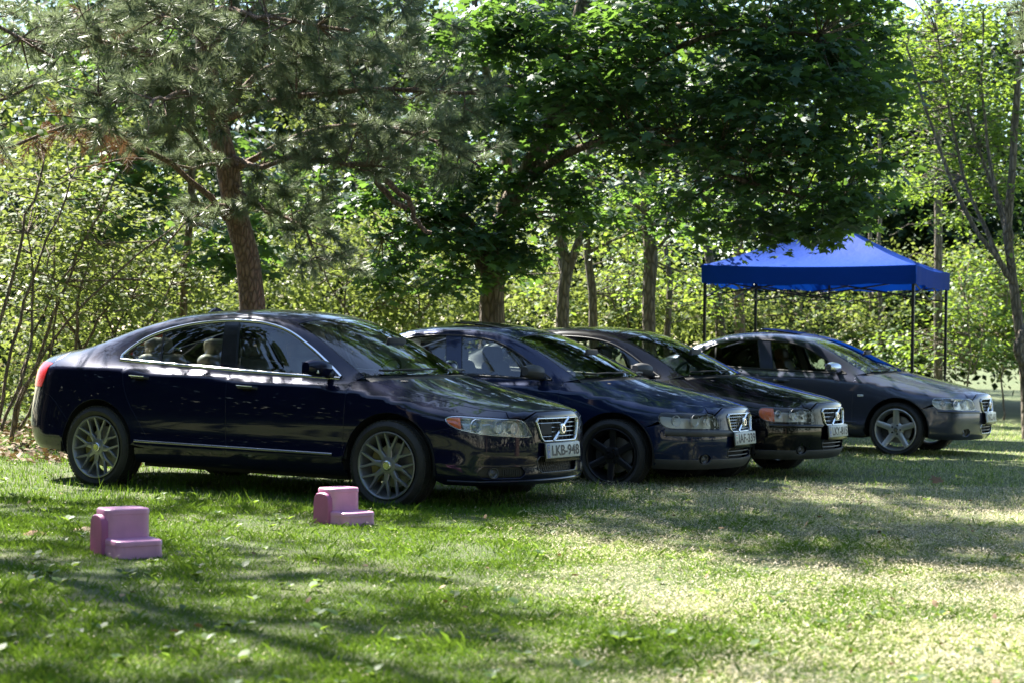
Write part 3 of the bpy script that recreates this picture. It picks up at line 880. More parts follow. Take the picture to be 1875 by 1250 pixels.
    if o.get('chrome_dlo'):
        ln = [(x, z + .002) for x, z in dtop]
        C.ribbon("window_trim", 'side', ln, .020, M['chrome'], off=.009)
        C.ribbon("belt_trim", 'side', [(x, z - .008) for x, z in crv(S['dlo_bot'])], .022, M['chrome'], off=.009)
    else:
        C.ribbon("belt_trim", 'side', [(x, z - .006) for x, z in crv(S['dlo_bot'])], .018, M['black_plastic'], off=.006)
        C.ribbon("window_trim", 'side', [(x, z) for x, z in dtop], .012, M['black_plastic'], off=.004)
    # mirror foot
    fm = S['dlo_bot'][-1][0]
    # ---- upper panels
    def sym(a):                            # half outline (x, y>=0, from edge to centre) -> full list from far to near
        return [(x, y) for x, y in a] + [(x, -y) for x, y in a[::-1] if y > 1e-6]
    wb_, wt_, we_ = crv(S['ws_base']), crv(S['ws_top']), crv(S['ws_edge'])
    ws = joinp(sym(wb_)[::-1], [(x, y) for x, y in we_], sym(wt_), [(x, -y) for x, y in we_[::-1]])
    ro_ = crv(S['roof_edge']); rr_ = crv(S['roof_rear'])
    roof = joinp(sym(wt_)[::-1], ro_, sym(rr_), [(x, -y) for x, y in ro_[::-1]])
    re_ = crv(S['rs_edge']); rb_ = crv(S['rs_base'])
    rscr = joinp(sym(rr_)[::-1], re_, sym(rb_), [(x, -y) for x, y in re_[::-1]])
    C.panel("windscreen", 'top', ws, M['glass'], mirror=False, off=-.004, gap=.012, flange=0)
    C.panel("windscreen_seal", 'top', ws, M['gloss_black'], mirror=False, off=-.006, gap=.001, flange=.012, holes=[inset(ws, .03)], step=.06)
    rf = C.panel("roof", 'top', roof, P, mirror=False)
    C.panel("headliner", 'top', inset(roof, .03), o.get('liner', M['headliner']), parent=rf[0], mirror=False, off=-.05, gap=0, flange=0, step=.12)
    C.panel("rear_screen", 'top', rscr, gr, mirror=False, off=-.004, gap=.01, flange=0)
    be_, br_ = crv(S['boot_edge']), crv(S['boot_rear'])
    ltop = [(p[0], -p[1]) for p in lift('rear', crv(rad([S['tail_front'][0], (-36, S['tail_front'][0][1] + .008), (-26, S['tail_front'][0][1])]), .02))]
    be_ = [p for p in be_ if p[0] > ltop[0][0] + .03] + ltop
    br_ = [ltop[-1]] + [p for p in br_ if p[1] < ltop[-1][1] - .05]
    boot = joinp(sym([(x - .02, y) for x, y in rb_])[::-1], [(be_[0][0] - .02, be_[0][1])], be_, sym(br_), [(x, -y) for x, y in be_[::-1]])
    C.panel("boot_lid", 'top', boot, P, mirror=False)
    rh = t2r([(x, y) for x, y in br_])
    bt = [(a, z - .004) for a, z in rh]; tyin = R(-25) + .01
    bt = [p for p in bt if p[0] > tyin]
    blr = joinp(bt, [(-a, z) for a, z in bt[::-1]], [(-tyin, .96 if rbz > .75 else .93), (-tyin, rbz + .01)], [(-tyin * .5, rbz + .01), (tyin * .5, rbz + .01)], [(tyin, rbz + .01), (tyin, .96 if rbz > .75 else .93)])
    C.panel("boot_panel", 'rear', blr, P, mirror=False)
    C.panel("tail_light", 'rear', tl, M['red_lens'], off=.003)
    ae = s2r([(xr, .52)])[0]; a2 = tfc[-1]; sm = s2r(crv([tls[-1], (tls[-1][0] + .04, rbz - .04), (tls[-1][0] + .16, rbz - .08), archR[-1]]))
    arc = s2r([archpt(-wb, a) for a in np.linspace(180 - math.degrees(math.asin((.52 - wz) / ar)), 180 + 12, 12)])
    half = joinp([(0, rbz)], lin([(0, rbz), (a2[0], rbz)]), sm, arc, lin([arc[-1], (arc[-1][0] * .9, .29), (0, .29)]))
    rb = joinp(half, [(-a, z) for a, z in half[::-1]])
    C.panel("rear_bumper", 'rear', rb, P, mirror=False, step=.05)
    # ---- bonnet
    bn_r, bn_s, bn_f = crv(S['bon_rear']), crv(S['bon_side']), crv(S['bon_front'])
    hl3 = lift('front', hl)
    i_top = max(range(n), key=lambda i: hl[i][0] + (0 if hl[i][1] > S['headl'][4][1] - .004 else -9))
    tp = []; q = up[0]; dq = -stepd
    while q != i_top and len(tp) < n: tp.append(q); q = (q + dq) % n
    tp.append(i_top)
    lamp_top = [(hl3[i][0], -hl3[i][1]) for i in tp]
    bn_s = [p for p in bn_s if p[0] < hls[up[0]][0] - .03] + lamp_top
    bn_f = [lamp_top[-1]] + [p for p in bn_f if p[1] < lamp_top[-1][1] - .12]
    bon = joinp(sym(bn_r)[::-1], bn_s, sym(bn_f), [(x, -y) for x, y in bn_s[::-1]])
    C.panel("bonnet", 'top', bon, P, mirror=False, gap=.004)
    cowl = joinp(sym([(x + .004, y) for x, y in wb_])[::-1], [bn_r[0]], sym(bn_r), [(bn_r[0][0], -bn_r[0][1])])
    C.panel("cowl", 'top', cowl, M['black_plastic'], mirror=False, gap=.004, off=-.012)
    for s in (-1, 1):                      # wipers lying along the foot of the screen
        pts = [(S['ws_base'][0][0] + .10 + .02 * t, s * 0 + (-.60 if s < 0 else .02) + .5 * t) for t in np.linspace(0, 1, 8)]
        pp = []
        for x, y in pts:
            xx = float(np.interp(abs(y), [p[1] for p in S['ws_base'][::-1]], [p[0] for p in S['ws_base'][::-1]])) - .05
            q, nn = m.top(xx, y); pp.append(Vector(q + nn * .018))
        MB().tube(pp, .008, 6).build("wiper", M['black_plastic'], root)
    # ---- front bumper with openings
    bf = t2f([(x, y) for x, y in bn_f[1:]]); bf = [hl[i_top]] + [(a, z - .006) for a, z in bf]
    inner = min(range(n), key=lambda i: -hl[i][0] * 1 if False else -hl[i][0])   # innermost lamp point (largest angle)
    # bumper edge follows the underside and inner side of the lamp
    lampc = hl[:]
    i_seal = min(range(n), key=lambda i: abs(hls[i][0] - sealx[0]) + (5 if hls[i][1] > .68 else 0))
    path = []; q = i_top
    dirn = None
    for d in (1, -1):
        pth = []; q = i_top
        while q != i_seal and len(pth) <= n: pth.append(q); q = (q + d) % n
        pth.append(q)
        if max(lampc[i][0] for i in pth) >= max(p[0] for p in lampc) - 1e-6: path = pth
    seam = s2f([(xa, sealz)])[0]
    arcf = s2f([archpt(wb, a) for a in np.linspace(a_seal, -14, 14)])
    bb = o.get('bumper_bottom', .212)
    half = joinp([(0, bf[-1][1])], bf[::-1], [lampc[i] for i in path], lin([lampc[path[-1]], seam], .02), arcf,
                 lin([arcf[-1], (arcf[-1][0] * .93, bb), (0, bb)]))
    fb = joinp(half, [(-a, z) for a, z in half[::-1]])
    G = S['grille']; X_ = lambda y: math.atan2(y, S['nose'] - .06 - fx0)
    def rr(cs, r=.02): return crv(cs, step=.015, closed=True)
    def quad(yt, zt, yb, zb, rd_=.03):
        a, b = X_(yt), X_(yb); e = rd_ / 1.1
        return lin([(-a + e, zt), (a - e, zt), (a, zt - rd_), (b + .004, zb + rd_), (b - e, zb), (-b + e, zb), (-b - .004, zb + rd_), (-a, zt - rd_), (-a + e, zt)], .02)[:-1]
    gh = quad(G['top'][0], G['top'][1], G['bot'][0], G['bot'][1], .022)
    lo = S['lower']; lh = quad(lo[0], lo[2], lo[0] * .93, lo[1], .03)
    fgs = S['fog']
    def foghole(s):
        a0, a1 = (R(fgs[0]), R(fgs[1])) if s < 0 else (R(-fgs[1]), R(-fgs[0]))
        z0, z1 = fgs[2], fgs[3]; e = .03
        if o.get('round_fog'):
            ca, cz = (a0 + a1) / 2, (z0 + z1) / 2
            return [(ca + (a1 - a0) / 2 * math.cos(t), cz + (z1 - z0) / 2 * math.sin(t)) for t in np.linspace(0, 2 * math.pi, 25)[:-1]]
        return lin([(a0 + e, z1), (a1 - e, z1), (a1, z1 - e), (a1, z0 + e), (a1 - e, z0), (a0 + e, z0), (a0, z0 + e), (a0, z1 - e), (a0 + e, z1)], .02)[:-1]
    fbo = C.panel("front_bumper", 'front', fb, P, mirror=False, gap=.003, holes=[gh, lh, foghole(-1), foghole(1)], step=.035, flange=.03)[0]
    # recesses behind the openings
    C.panel("grille_backing", 'front', inset(gh, -.02), M['under'], mirror=False, gap=0, off=-.055, flange=0)
    C.panel("intake_backing", 'front', inset(lh, -.02), M['under'], mirror=False, gap=0, off=-.06, flange=0)
    C.ribbon("intake_trim", 'front', [p for p in inset(lh, .006)], .008, o.get('intake_trim', M['satin']), off=.005, mirror=False, closed=True)
    for s in (-1, 1):
        C.panel("fog_housing", 'front', inset(foghole(s), -.01), M['black_plastic'], mirror=False, gap=0, off=-.02, flange=0)
        a0, a1 = fgs[0], fgs[1]
        fa = R(a0 + (a1 - a0) * (.30 if not o.get('round_fog') else .5)) * (1 if s < 0 else -1)
        p, nn = m.front(fa, (fgs[2] + fgs[3]) / 2)
        Mx = Matrix.Translation(Vector(p - nn * .012)) @ Vector(nn).to_track_quat('Z', 'Y').to_matrix().to_4x4()
        fl = MB().lathe([(0, .0), (.025, -.008), (.034, .0), (.036, .008), (.040, .008), (.042, -.03)], 24, axis='Z', M=Mx).build("fog_light", M['lamp_dark'], root, smooth=True, angle=30)
        if not o.get('round_fog'):
            for k in range(9):
                fa2 = R(a0 + (a1 - a0) * (.52 + .05 * k)) * (1 if s < 0 else -1)
                pts = [m.front(fa2, z) for z in np.linspace(fgs[2] + .012, fgs[3] - .012, 4)]
                MB().tube([Vector(p - nn * .012) for p, nn in pts], .004, 5).build("vent_slat", M['black_plastic'], root)
    # lower intake mesh
    mk = MB()
    if o.get('mesh_intake'):
        for k in range(-22, 23):
            for sgn in (-1, 1):
                pts = []
                for t in np.linspace(0, 1, 6):
                    z = lo[1] + (lo[2] - lo[1]) * t; y = k * .03 + sgn * .06 * (t - .5)
                    if abs(y) < lo[0] * .96:
                        p, nn = m.front(X_(y), z); pts.append(Vector(p - nn * .03))
                if len(pts) > 1: mk.tube(pts, .0028, 4)
        mk.build("intake_mesh", M['black_plastic'], root); root.children[-1]["kind"] = "stuff"
    else:
        for z in np.linspace(lo[1], lo[2], 4)[1:-1]:
            pts = [m.front(X_(y), z) for y in np.linspace(-lo[0], lo[0], 9)]
            MB().tube([Vector(p - nn * .02) for p, nn in pts], .007, 6).build("intake_bar", M['black_plastic'], root)
    # grille
    gm = o.get('grille_frame', M['chrome'])
    GR = empty("grille"); GR.parent = root
    C.ribbon("grille_frame", 'front', gh, .015, gm, parent=GR, off=.016, mirror=False, closed=True)
    def gpt(y, z, d): p, nn = m.front(X_(y), z); return Vector(p + nn * d)
    zt, zb = G['top'][1], G['bot'][1]
    hw = lambda z: G['bot'][0] + (G['top'][0] - G['bot'][0]) * (z - zb) / (zt - zb)
    nh = o.get('bars', 4)
    for z in np.linspace(zb, zt, nh + 2)[1:-1]:
        MB().tube([gpt(y, z, -.012) for y in np.linspace(-hw(z), hw(z), 11)], .0038, 6).build("grille_bar", o.get('bar_mat', M['bar_metal']), GR)
    nvb = o.get('vbars', 6)
    for y in np.linspace(-G['bot'][0], G['bot'][0], nvb + 2)[1:-1]:
        MB().tube([gpt(y * (1 + .15 * t), zb + (zt - zb) * t, -.02) for t in (0, .5, 1)], o.get('vr', .004), 5).build("grille_bar", o.get('vbar_mat', M['black_plastic']), GR)
    dg = MB()
    a = gpt(-hw(zb) * .46, zb + .002, .012); b = gpt(hw(zt) * .40, zt + .002, .012)
    n_ = Vector(m.front(0, (zt + zb) / 2)[1]); t_ = (b - a).normalized(); s_ = t_.cross(n_).normalized()
    dg.grid([[q - s_ * .013 - n_ * .008, q - s_ * .013 + n_ * .004, q + n_ * .009, q + s_ * .013 + n_ * .004, q + s_ * .013 - n_ * .008] for q in (a, a.lerp(b, .5), b)])
    dg.build("diagonal_bar", M['chrome'], GR, smooth=True, angle=30)
    ec = a.lerp(b, .5) + n_ * .012
    Mx = Matrix.Translation(ec) @ n_.to_track_quat('Z', 'Y').to_matrix().to_4x4()
    MB().box(-.034, .034, -.040, .040, -.012, .004, Mx).build("emblem_plate", M['satin'], GR, bevel=.004)
    MB().lathe([(.020, .003), (.022, .012), (.029, .012), (.031, .003)], 28, axis='Z', M=Mx).build("emblem_ring", M['chrome'], GR, smooth=True, angle=40)
    MB().box(-.020, .020, -.006, .006, .003, .010, Mx).build("emblem_bar", M['emblem_blue'], GR)
    if o.get('radar'):
        MB().grid([[gpt(y, z, -.004) for z in np.linspace(zb + .05, zt - .035, 5)] for y in np.linspace(-hw(zt) * .80, -hw(zt) * .36, 6)]).build("sensor_cover", M['cabin'], GR, smooth=True)
    # ---- headlights: housing, reflectors, clear lens, side marker
    HLs = []
    for s in (1, -1):
        H = empty("headlight"); H.parent = root; HLs.append(H)
    C.panel("lamp_housing", 'front', inset(hl, .004), M['lamp_grey'] if not o.get('clear_lamps') else M['lamp_pale'], parent=HLs, off=-.055, gap=0, flange=0, step=.04)
    C.panel("lamp_rim", 'front', hl, M['satin'] if o.get('clear_lamps') else M['lamp_dark'], parent=HLs, off=-.005, gap=.003, flange=.05, holes=[inset(hl, .013)], step=.05)
    hmin, hmax = S['headl'][0][0], S['headl'][4][0]
    if o.get('marker'):
        cut = R(hmin + (hmax - hmin) * o['marker'])
        mk = [p for p in inset(hl, .008)]
        from_poly = []
        for i, p in enumerate(mk):
            q = mk[(i + 1) % len(mk)]
            if p[0] <= cut: from_poly.append(p)
            if (p[0] - cut) * (q[0] - cut) < 0:
                t = (cut - p[0]) / (q[0] - p[0]); from_poly.append((cut, p[1] + (q[1] - p[1]) * t))
        C.panel("turn_signal", 'front', from_poly, M['amber'], parent=HLs, off=-.010, gap=0, flange=.0, step=.04)
    for H, s in zip(HLs, (1, -1)):
        for (fa, fz, rdm, kind) in o['lamps']:
            p, nn = m.front(R(fa), fz)
            p = p * np.array((1, s, 1)); nn = nn * np.array((1, s, 1))
            dirv = Vector((nn[0] + .9, nn[1] * .8, 0)).normalized()
            Mx = Matrix.Translation(Vector(p) - dirv * .045) @ dirv.to_track_quat('Z', 'Y').to_matrix().to_4x4()
            if kind == 'proj':
                MB().lathe([(rdm + .008, .012), (rdm + .004, .02), (rdm, .012), (rdm * .94, .0)], 28, axis='Z', M=Mx).build("lamp_ring", M['reflector'], H, smooth=True, angle=40)
                MB().lathe([(0, .022), (rdm * .4, .020), (rdm * .75, .011), (rdm * .95, -.006)], 24, axis='Z', M=Mx).build("projector_lens", pmat("projector_glass", (.32, .36, .42), .03, .6, coat=1) if 'pj' not in M else M['pj'], H, smooth=True, angle=60)
            else:
                MB().lathe([(rdm, .015), (rdm * .85, -.012), (rdm * .5, -.028), (.012, -.033), (.010, -.015), (0, -.012)], 28, axis='Z', M=Mx).build("reflector_bowl", M['reflector'], H, smooth=True, angle=60)
    C.panel("lamp_lens", 'front', hl, M['lens'], parent=HLs, off=.002, gap=.004, flange=0, step=.03)
    # ---- bumper mouldings
    for args in o.get('mouldings', []):
        a0, a1, z, wdt, mt, dz = args
        ln = [(R(a), z + dz * abs(a) / 50) for a in np.linspace(a0, a1, 26)]
        C.ribbon("bumper_moulding", 'front', ln, wdt, mt, off=.012, mirror=(a1 < 0))
    for (pl, mt, nm) in o.get('bumper_panels', []):
        C.panel(nm, 'front', rad(pl), mt, mirror=False, off=.005, gap=0, flange=.012, step=.04, holes=[foghole(-1), foghole(1)] if nm == 'bumper_skirt' else ())
    # ---- door furniture
    for par, xh in ((fd, S['bshut'][1][0] + .20), (rd, S['rshut'][1][0] + .18)):
        zh = belt(xh) - .125
        for s, pr in ((1, par[0]), (-1, par[1])):
            rows = []
            for t in np.linspace(0, 1, 9):
                x = xh - .10 + .20 * t; p, nn = m.side(x, zh - .006 * t)
                h = .034 * min(1, 4 * t, 4 * (1 - t)) ** .5
                r_ = [(0, -.013), (h, -.013), (h + .006, 0), (h, .013), (0, .013)]
                rows.append([Vector((p + nn * a_) * np.array((1, s, 1))) + Vector((0, 0, b_)) for a_, b_ in r_])
            MB().grid(rows).build("door_handle", o.get('handle', P), pr, smooth=True, angle=50)
            if o.get('handle_strip'):
                pts = []
                for t in np.linspace(.12, .88, 6):
                    p, nn = m.side(xh - .10 + .20 * t, zh - .006 * t); pts.append(Vector((p + nn * .041) * np.array((1, s, 1))) + Vector((0, 0, .004)))
                MB().tube(pts, .0045, 6).build("handle_strip", M['chrome'], pr)
            rows = []
            for t in np.linspace(-1, 1, 9):     # finger scoop as a flat patch, its shade put in as black
                rows.append([])
                for t2 in np.linspace(-1, 1, 7):
                    p, nn = m.side(xh + .055 * t, zh - .012 + .03 * t2); d = max(0, 1 - t * t - t2 * t2)
                    rows[-1].append(Vector((p + nn * .0012) * np.array((1, s, 1))))
            MB().grid([r[1:-1] for r in rows[1:-1]]).build("scoop_shade", M['gloss_black'], pr, smooth=True)
    C.ribbon("door_moulding", 'side', lin([(aR + .04, sz0 + .055), (aF - .10, sz0 + .045)]), .022, o.get('mould', P), off=.010)
    # ---- mirrors
    mx_, my_, mz_ = S['dlo_bot'][-1][0] - .11, .80, belt(.8) + .012
    for s in (-1, 1):
        WM = empty("wing_mirror"); WM.parent = root
        sh = []
        for t in np.linspace(0, 1, 11):       # from the foot outward
            y = .055 + .20 * t; w_ = math.sin(math.pi * min(.98, .25 + .62 * t)) ** .6
            ring = []
            for a_ in np.linspace(0, 2 * math.pi, 17)[:-1]:
                cx, cz = math.cos(a_), math.sin(a_)
                px = (.075 if cx > 0 else .035) * (abs(cx) ** .8) * np.sign(cx) * w_ + .02
                pz = .066 * (abs(cz) ** .7) * np.sign(cz) * w_ + .045 + .012 * t
                ring.append(Vector((mx_ + px - .05 * t, s * (my_ + y), mz_ + pz)))
            ring.append(ring[0]); sh.append(ring)
        mb = MB().grid(sh); k0 = len(mb.v); mb.add(sh[-1][:-1], [tuple(range(16))]); mb.add(sh[0][:-1], [tuple(range(16))])
        mb.build("mirror_shell", o.get('mirror', P), WM, smooth=True, angle=60)
        MB().tube([(mx_ + .02, s * (my_ - .05), mz_ + .0), (mx_ + .02, s * (my_ + .04), mz_ + .0), (mx_ + .005, s * (my_ + .10), mz_ + .02)], [.032, .026, .022], 10).build("mirror_foot", M['black_plastic'], WM, smooth=True)
        if o.get('mirror_lamp'):
            pts = []
            MB().box(mx_ + .035, mx_ + .052, s * (my_ + .15) - .05, s * (my_ + .15) + .05, mz_ + .012, mz_ + .038).build("mirror_indicator", M['reflector'], WM, bevel=.006)
        gl = MB().add([Vector((mx_ - .062, s * (my_ + .085), mz_ + .0)), Vector((mx_ - .075, s * (my_ + .23), mz_ + .005)), Vector((mx_ - .075, s * (my_ + .23), mz_ + .095)), Vector((mx_ - .062, s * (my_ + .085), mz_ + .09))], [(0, 1, 2, 3)])
        gl.build("mirror_glass", M['chrome'], WM)
        # black sail at the front corner of the side window
        xs0 = fm - .16; pl = [(xs0, belt(xs0) + .004), (fm - .012, belt(fm) + .002), (xs0, float(np.interp(xs0, [p[0] for p in S['dlo_top'][::-1]][-4:], [p[1] for p in S['dlo_top'][::-1]][-4:])) - .006)]
        if s == -1:
            C.panel("mirror_sail", 'side', lin(pl + [pl[0]])[:-1], M['gloss_black'], parent=fd, off=.001, gap=.002, flange=.004)
    # ---- cabin
    U = empty("cabin"); U.parent = root
    fl = MB(); fl.box(-wb + .42, wb - .42, -.80, .80, .20, .30); fl.box(-wb - .45, wb + .5, -.52, .52, .22, .38)
    fl.build("floor_pan", M['under'], root)
    MB().box(wb - .42, S['nose'] - .28, -.52, .52, .385, .60).build("engine_block", M['under'], root)
    MB().box(-S['nose'] + .35, -wb + .1, -.60, .60, .385, .80).build("boot_floor", M['under'], root)
    sg = 1 if wb > 1.4 else 0
    dx = S['ws_base'][0][0]
    d = MB().box(dx - .42, dx + .02, -.70, .70, .55, belt(.5) - .03)
    dash = d.build("dashboard", M['cabin'], root, bevel=.05, seg=4)
    MB().box(dx - .10, S['ws_base'][-1][0] - .02, -.60, .60, belt(.5) - .12, belt(.5) - .025).build("dashboard_top", M['cabin'], root, bevel=.02)
    MB().lathe([(.165 + .015 * math.cos(a_), .015 * math.sin(a_)) for a_ in np.linspace(0, 2 * math.pi, 9)[:-1]], 32, axis='Z', close=True,
               M=Matrix.Translation((dx - .52, .36, belt(.5) - .02)) @ Matrix.Rotation(R(-62), 4, 'Y')).build("steering_wheel", M['cabin'], root, smooth=True)
    MB().tube([(dx - .52, .36, belt(.5) - .02), (dx - .30, .36, belt(.5) - .13)], [.07, .05], 12).build("steering_column", M['cabin'], root, smooth=True)
    fsx = dx - .98
    for y in (-.36, .36): make_seat(root, fsx, y, o['leather'])
    for y in (-.38, .38): make_seat(root, fsx - .90, y, o['leather'], wy=.62)
    MB().box(-wb - .12, -wb + .16, -.62, .62, .72, belt(-1) - .04).build("parcel_shelf", o.get('shelf', M['cabin']), root, bevel=.02)
    MB().box(dx - .20, dx - .17, -.12, .12, 1.21 if sg else 1.16, 1.275 if sg else 1.225).build("rear_view_mirror", M['cabin'], root, bevel=.012)
    for s in (-1, 1):                          # belt pillars inside
        xb = (b0[0] + c0[0]) / 2
        MB().tube([(xb + .02, s * .76, .55), (xb, s * .74, belt(xb)), (xb - .07, s * .60, S['bpl'][1][1] - .02)], [.055, .045, .035], 8).build("pillar_trim", o.get('liner', M['headliner']), root, smooth=True)
    # ---- wheel housings and wheels
    for cx in (wb, -wb):
        for s in (-1, 1):
            prof = []
            mw = MB(); n_a = 24; r0 = ar + .012
            rows = [[Vector((cx + r0 * math.cos(a_), s * y, wz + r0 * math.sin(a_))) for y in (.895 if wb > 1.4 else .87, .58)] for a_ in np.linspace(R(-8), R(188), n_a)]
            mw.grid(rows)
            mw.add([Vector((cx, s * .58, wz))] + [r[1] for r in rows], [(0, i, i + 1) for i in range(1, n_a)])
            mw.build("wheel_housing", M['under'], root, smooth=True, angle=40)
    W = S['wheel']
    for cx in (wb, -wb):
        for s in (-1, 1):
            make_wheel(root, cx, s * (W['y'] - o.get('inset', 0)), wz, s, W['tr'], o.get('rim_r', W['rr']), o['wheel'], o['rim'], steer=(o.get('steer', 0) if cx > 0 else 0), cap=o.get('caliper'))
    # ---- front registration plate and roof extras
    p, nn = m.front(0, o['plate_z'])
    make_plate(root, p[0] + .028, o['plate_z'], o['plate'], o['plate_left'])
    if o.get('antenna'):
        p, nn = m.top(-.95, 0)
        rows = []
        for t in np.linspace(0, 1, 8):
            w_ = .028 * math.sin(math.pi * min(.97, .15 + .85 * t)) + .004; h = .055 * math.sin(math.pi * min(1, .1 + t * .88)) + .004
            x = p[0] + .10 - .20 * t
            rows.append([Vector((x, -w_, p[2] - .005)), Vector((x, -w_ * .6, p[2] + h * .7)), Vector((x, 0, p[2] + h)), Vector((x, w_ * .6, p[2] + h * .7)), Vector((x, w_, p[2] - .005))])
        MB().grid(rows).build("roof_antenna", P, root, smooth=True, angle=70)
    if o.get('sunroof'):
        sr = joinp(lin([(.02, .40), (.06, 0), (.02, -.40)], .05), lin([(.02, -.40), (-.48, -.40)], .05), lin([(-.48, -.40), (-.46, 0), (-.48, .40)], .05), lin([(-.48, .40), (.02, .40)], .05))
        ob = C.panel("sunroof", 'top', sr, M['gloss_black'] if not o.get('sunroof_mat') else o['sunroof_mat'], mirror=False, off=.006, gap=0, flange=.012)[0]
        ang = R(o['sunroof'])                   # tilted up at its rear edge
        Mr = Matrix.Translation((.02, 0, m.top(.02, 0)[0][2])) @ Matrix.Rotation(ang, 4, 'Y') @ Matrix.Translation((-.02, 0, -m.top(.02, 0)[0][2]))
        ob.data.transform(Mr)
    if o.get('repeater'):
        p, nn = m.side(S['fshut'][0][0] + .09, .70)
        MB().box(p[0] - .035, p[0] + .035, p[1] - .006, p[1] + .01, p[2] - .013, p[2] + .013).build("side_repeater", M['reflector'], root, bevel=.005)
    if o.get('paper'):
        bx = dx - .06
        MB().box(bx - .12, bx + .10, -.56, -.36, belt(.5) - .022, belt(.5) - .018, Matrix.Rotation(.0, 4, 'Z')).build("parking_note", M['paper'], root)
        MB().box(bx - .05, bx + .12, -.30, -.08, belt(.5) - .022, belt(.5) - .018).build("parking_note", M['paper'], root)
    return C

m80 = build_master(S80_ROWS, S80_Z, "m80", {11: .1, 12: .4, 13: .8, 14: 1}, {0: 1, 1: .6, 2: .2})
m60 = build_master(S60_ROWS, S60_Z, "m60", {11: .1, 12: .4, 13: .8, 14: 1}, {0: 1, 1: .6, 2: .2})

def place(root, x, y, a, dz=0.0):
    fx = Vector((math.cos(a), -math.sin(a), -.008 * math.cos(a))).normalized()
    up = Vector((.008, 0, 1)).normalized(); ly = up.cross(fx).normalized()
    Mx = Matrix((( fx.x, ly.x, up.x, x), (fx.y, ly.y, up.y, y), (fx.z, ly.z, up.z, -.008 * x + dz), (0, 0, 0, 1)))
    root.matrix_world = Mx

M['ledge_sky_sheen'] = pmat("ledge_sky_sheen", (.30, .30, .34), .22, .9)  # pale metal puts the sky's reflection into the body-colour ledge
PAINT1 = paint_mat("paint_black_blue", (.004, .0055, .025), .28)
PAINT2 = paint_mat("paint_deep_blue", (.0065, .015, .054), .4)
PAINT3 = paint_mat("paint_black", (.0012, .0012, .004), .08)
PAINT4 = paint_mat("paint_grey", (.070, .078, .118), .6)
RIM1 = pmat("rim_gunmetal", (.25, .26, .29), .36, .7)
RIM2 = pmat("rim_black", (.018, .018, .022), .28, .5)
RIM4 = pmat("rim_silver", (.50, .51, .54), .32, .75)

c1 = empty("parked_car")
tag(c1, "black-blue sedan with mesh alloy wheels and chrome window surround, first in the row", "car", "cars parked in a row on the grass")
build_car(c1, m80, LARGE, dict(paint=PAINT1, leather=M['leather_cream'], shelf=M['leather_cream'], wheel='mesh', rim=RIM1, rim_r=.250, plate="LKB-948", plate_left='blue', plate_z=.465,
    chrome_dlo=True, handle_strip=True, mould=M['ledge_sky_sheen'], handle=PAINT1, mesh_intake=True, intake_trim=M['lamp_dark'], clear_lamps=True, marker=.19, radar=True, bars=4, vbars=7,
    lamps=[(-40, .650, .044, 'proj'), (-31, .642, .048, 'bowl'), (-24.5, .634, .044, 'bowl')], mirror_lamp=True, antenna=True, paper=True, caliper=M['caliper_yellow'],
    mouldings=[(-50, 50, .243, .02, PAINT1, .0)]))
place(c1, -1.682, 15.428, R(30.12), -.03)

GREY = M['bumper_grey']
c2 = empty("parked_car")
tag(c2, "deep blue sedan with black six-spoke wheels and grey bumper strip, second in the row", "car", "cars parked in a row on the grass")
build_car(c2, m60, SMALL, dict(paint=PAINT2, leather=M['leather_dark'], wheel='six', rim=RIM2, plate="IAF-339", plate_left='old', plate_z=.475, pillar=PAINT2, round_fog=True,
    lamps=[(-42.5, .632, .048, 'bowl'), (-33.5, .635, .056, 'bowl'), (-26, .63, .036, 'bowl')], bars=5, vbars=11, bar_mat=M['bar_metal'], vbar_mat=M['bar_metal'], vr=.003, sunroof=3.5, mirror=GREY,
    liner=M['headliner'], mouldings=[(-48, 48, .520, .055, GREY, .012)], intake_trim=GREY, sill=GREY, mould=GREY, inset=.012,
    bumper_panels=[([(a, .298) for a in range(-53, 54, 3)] + [(a, .215) for a in range(53, -54, -3)], GREY, 'bumper_skirt')]))
place(c2, .052, 17.812, R(26.59), -.045)

c3 = empty("parked_car")
tag(c3, "black sedan with orange turn signals, third in the row, between the blue and grey cars", "car", "cars parked in a row on the grass")
build_car(c3, m60, SMALL, dict(paint=PAINT3, leather=M['leather_dark'], wheel='five', rim=RIM2, plate="LKY-815", plate_left='blue', plate_z=.475, pillar=PAINT3, round_fog=True, marker=.23,
    lamps=[(-41, .635, .032, 'proj'), (-32.5, .635, .056, 'bowl'), (-25.5, .63, .04, 'bowl')], bars=3, vbars=3, intake_trim=M['black_plastic'], mirror=GREY,
    mouldings=[(-46, -15, .520, .034, M['gloss_black'], .012)], inset=.012,
    bumper_panels=[([(a, .298) for a in range(-53, 54, 3)] + [(a, .215) for a in range(53, -54, -3)], GREY, 'bumper_skirt')]))
place(c3, 1.168, 19.328, R(28.98), -.025)

c4 = empty("parked_car")
tag(c4, "grey sedan with silver five-spoke wheels and tinted rear windows, last in the row", "car", "cars parked in a row on the grass")
build_car(c4, m60, SMALL, dict(paint=PAINT4, leather=M['leather_tan'], wheel='five', rim=RIM4, plate="NCL-611", plate_left='blue', plate_z=.475, pillar=PAINT4, rear_glass=M['glass_dark'],
    lamps=[(-44, .632, .030, 'bowl'), (-36.5, .632, .034, 'proj'), (-28, .632, .040, 'bowl')], clear_lamps=True, bars=3, vbars=4, intake_trim=M['satin'], sunroof=4.5,
    sunroof_mat=M['gloss_black'], mirror=M['satin'], repeater=True, inset=.012, rim_r=.244, mouldings=[(-48, -17, .535, .03, PAINT4, .01)], seal=M['black_plastic'], grille_frame=M['satin']))
place(c4, 3.652, 23.413, R(26.35), -.005)
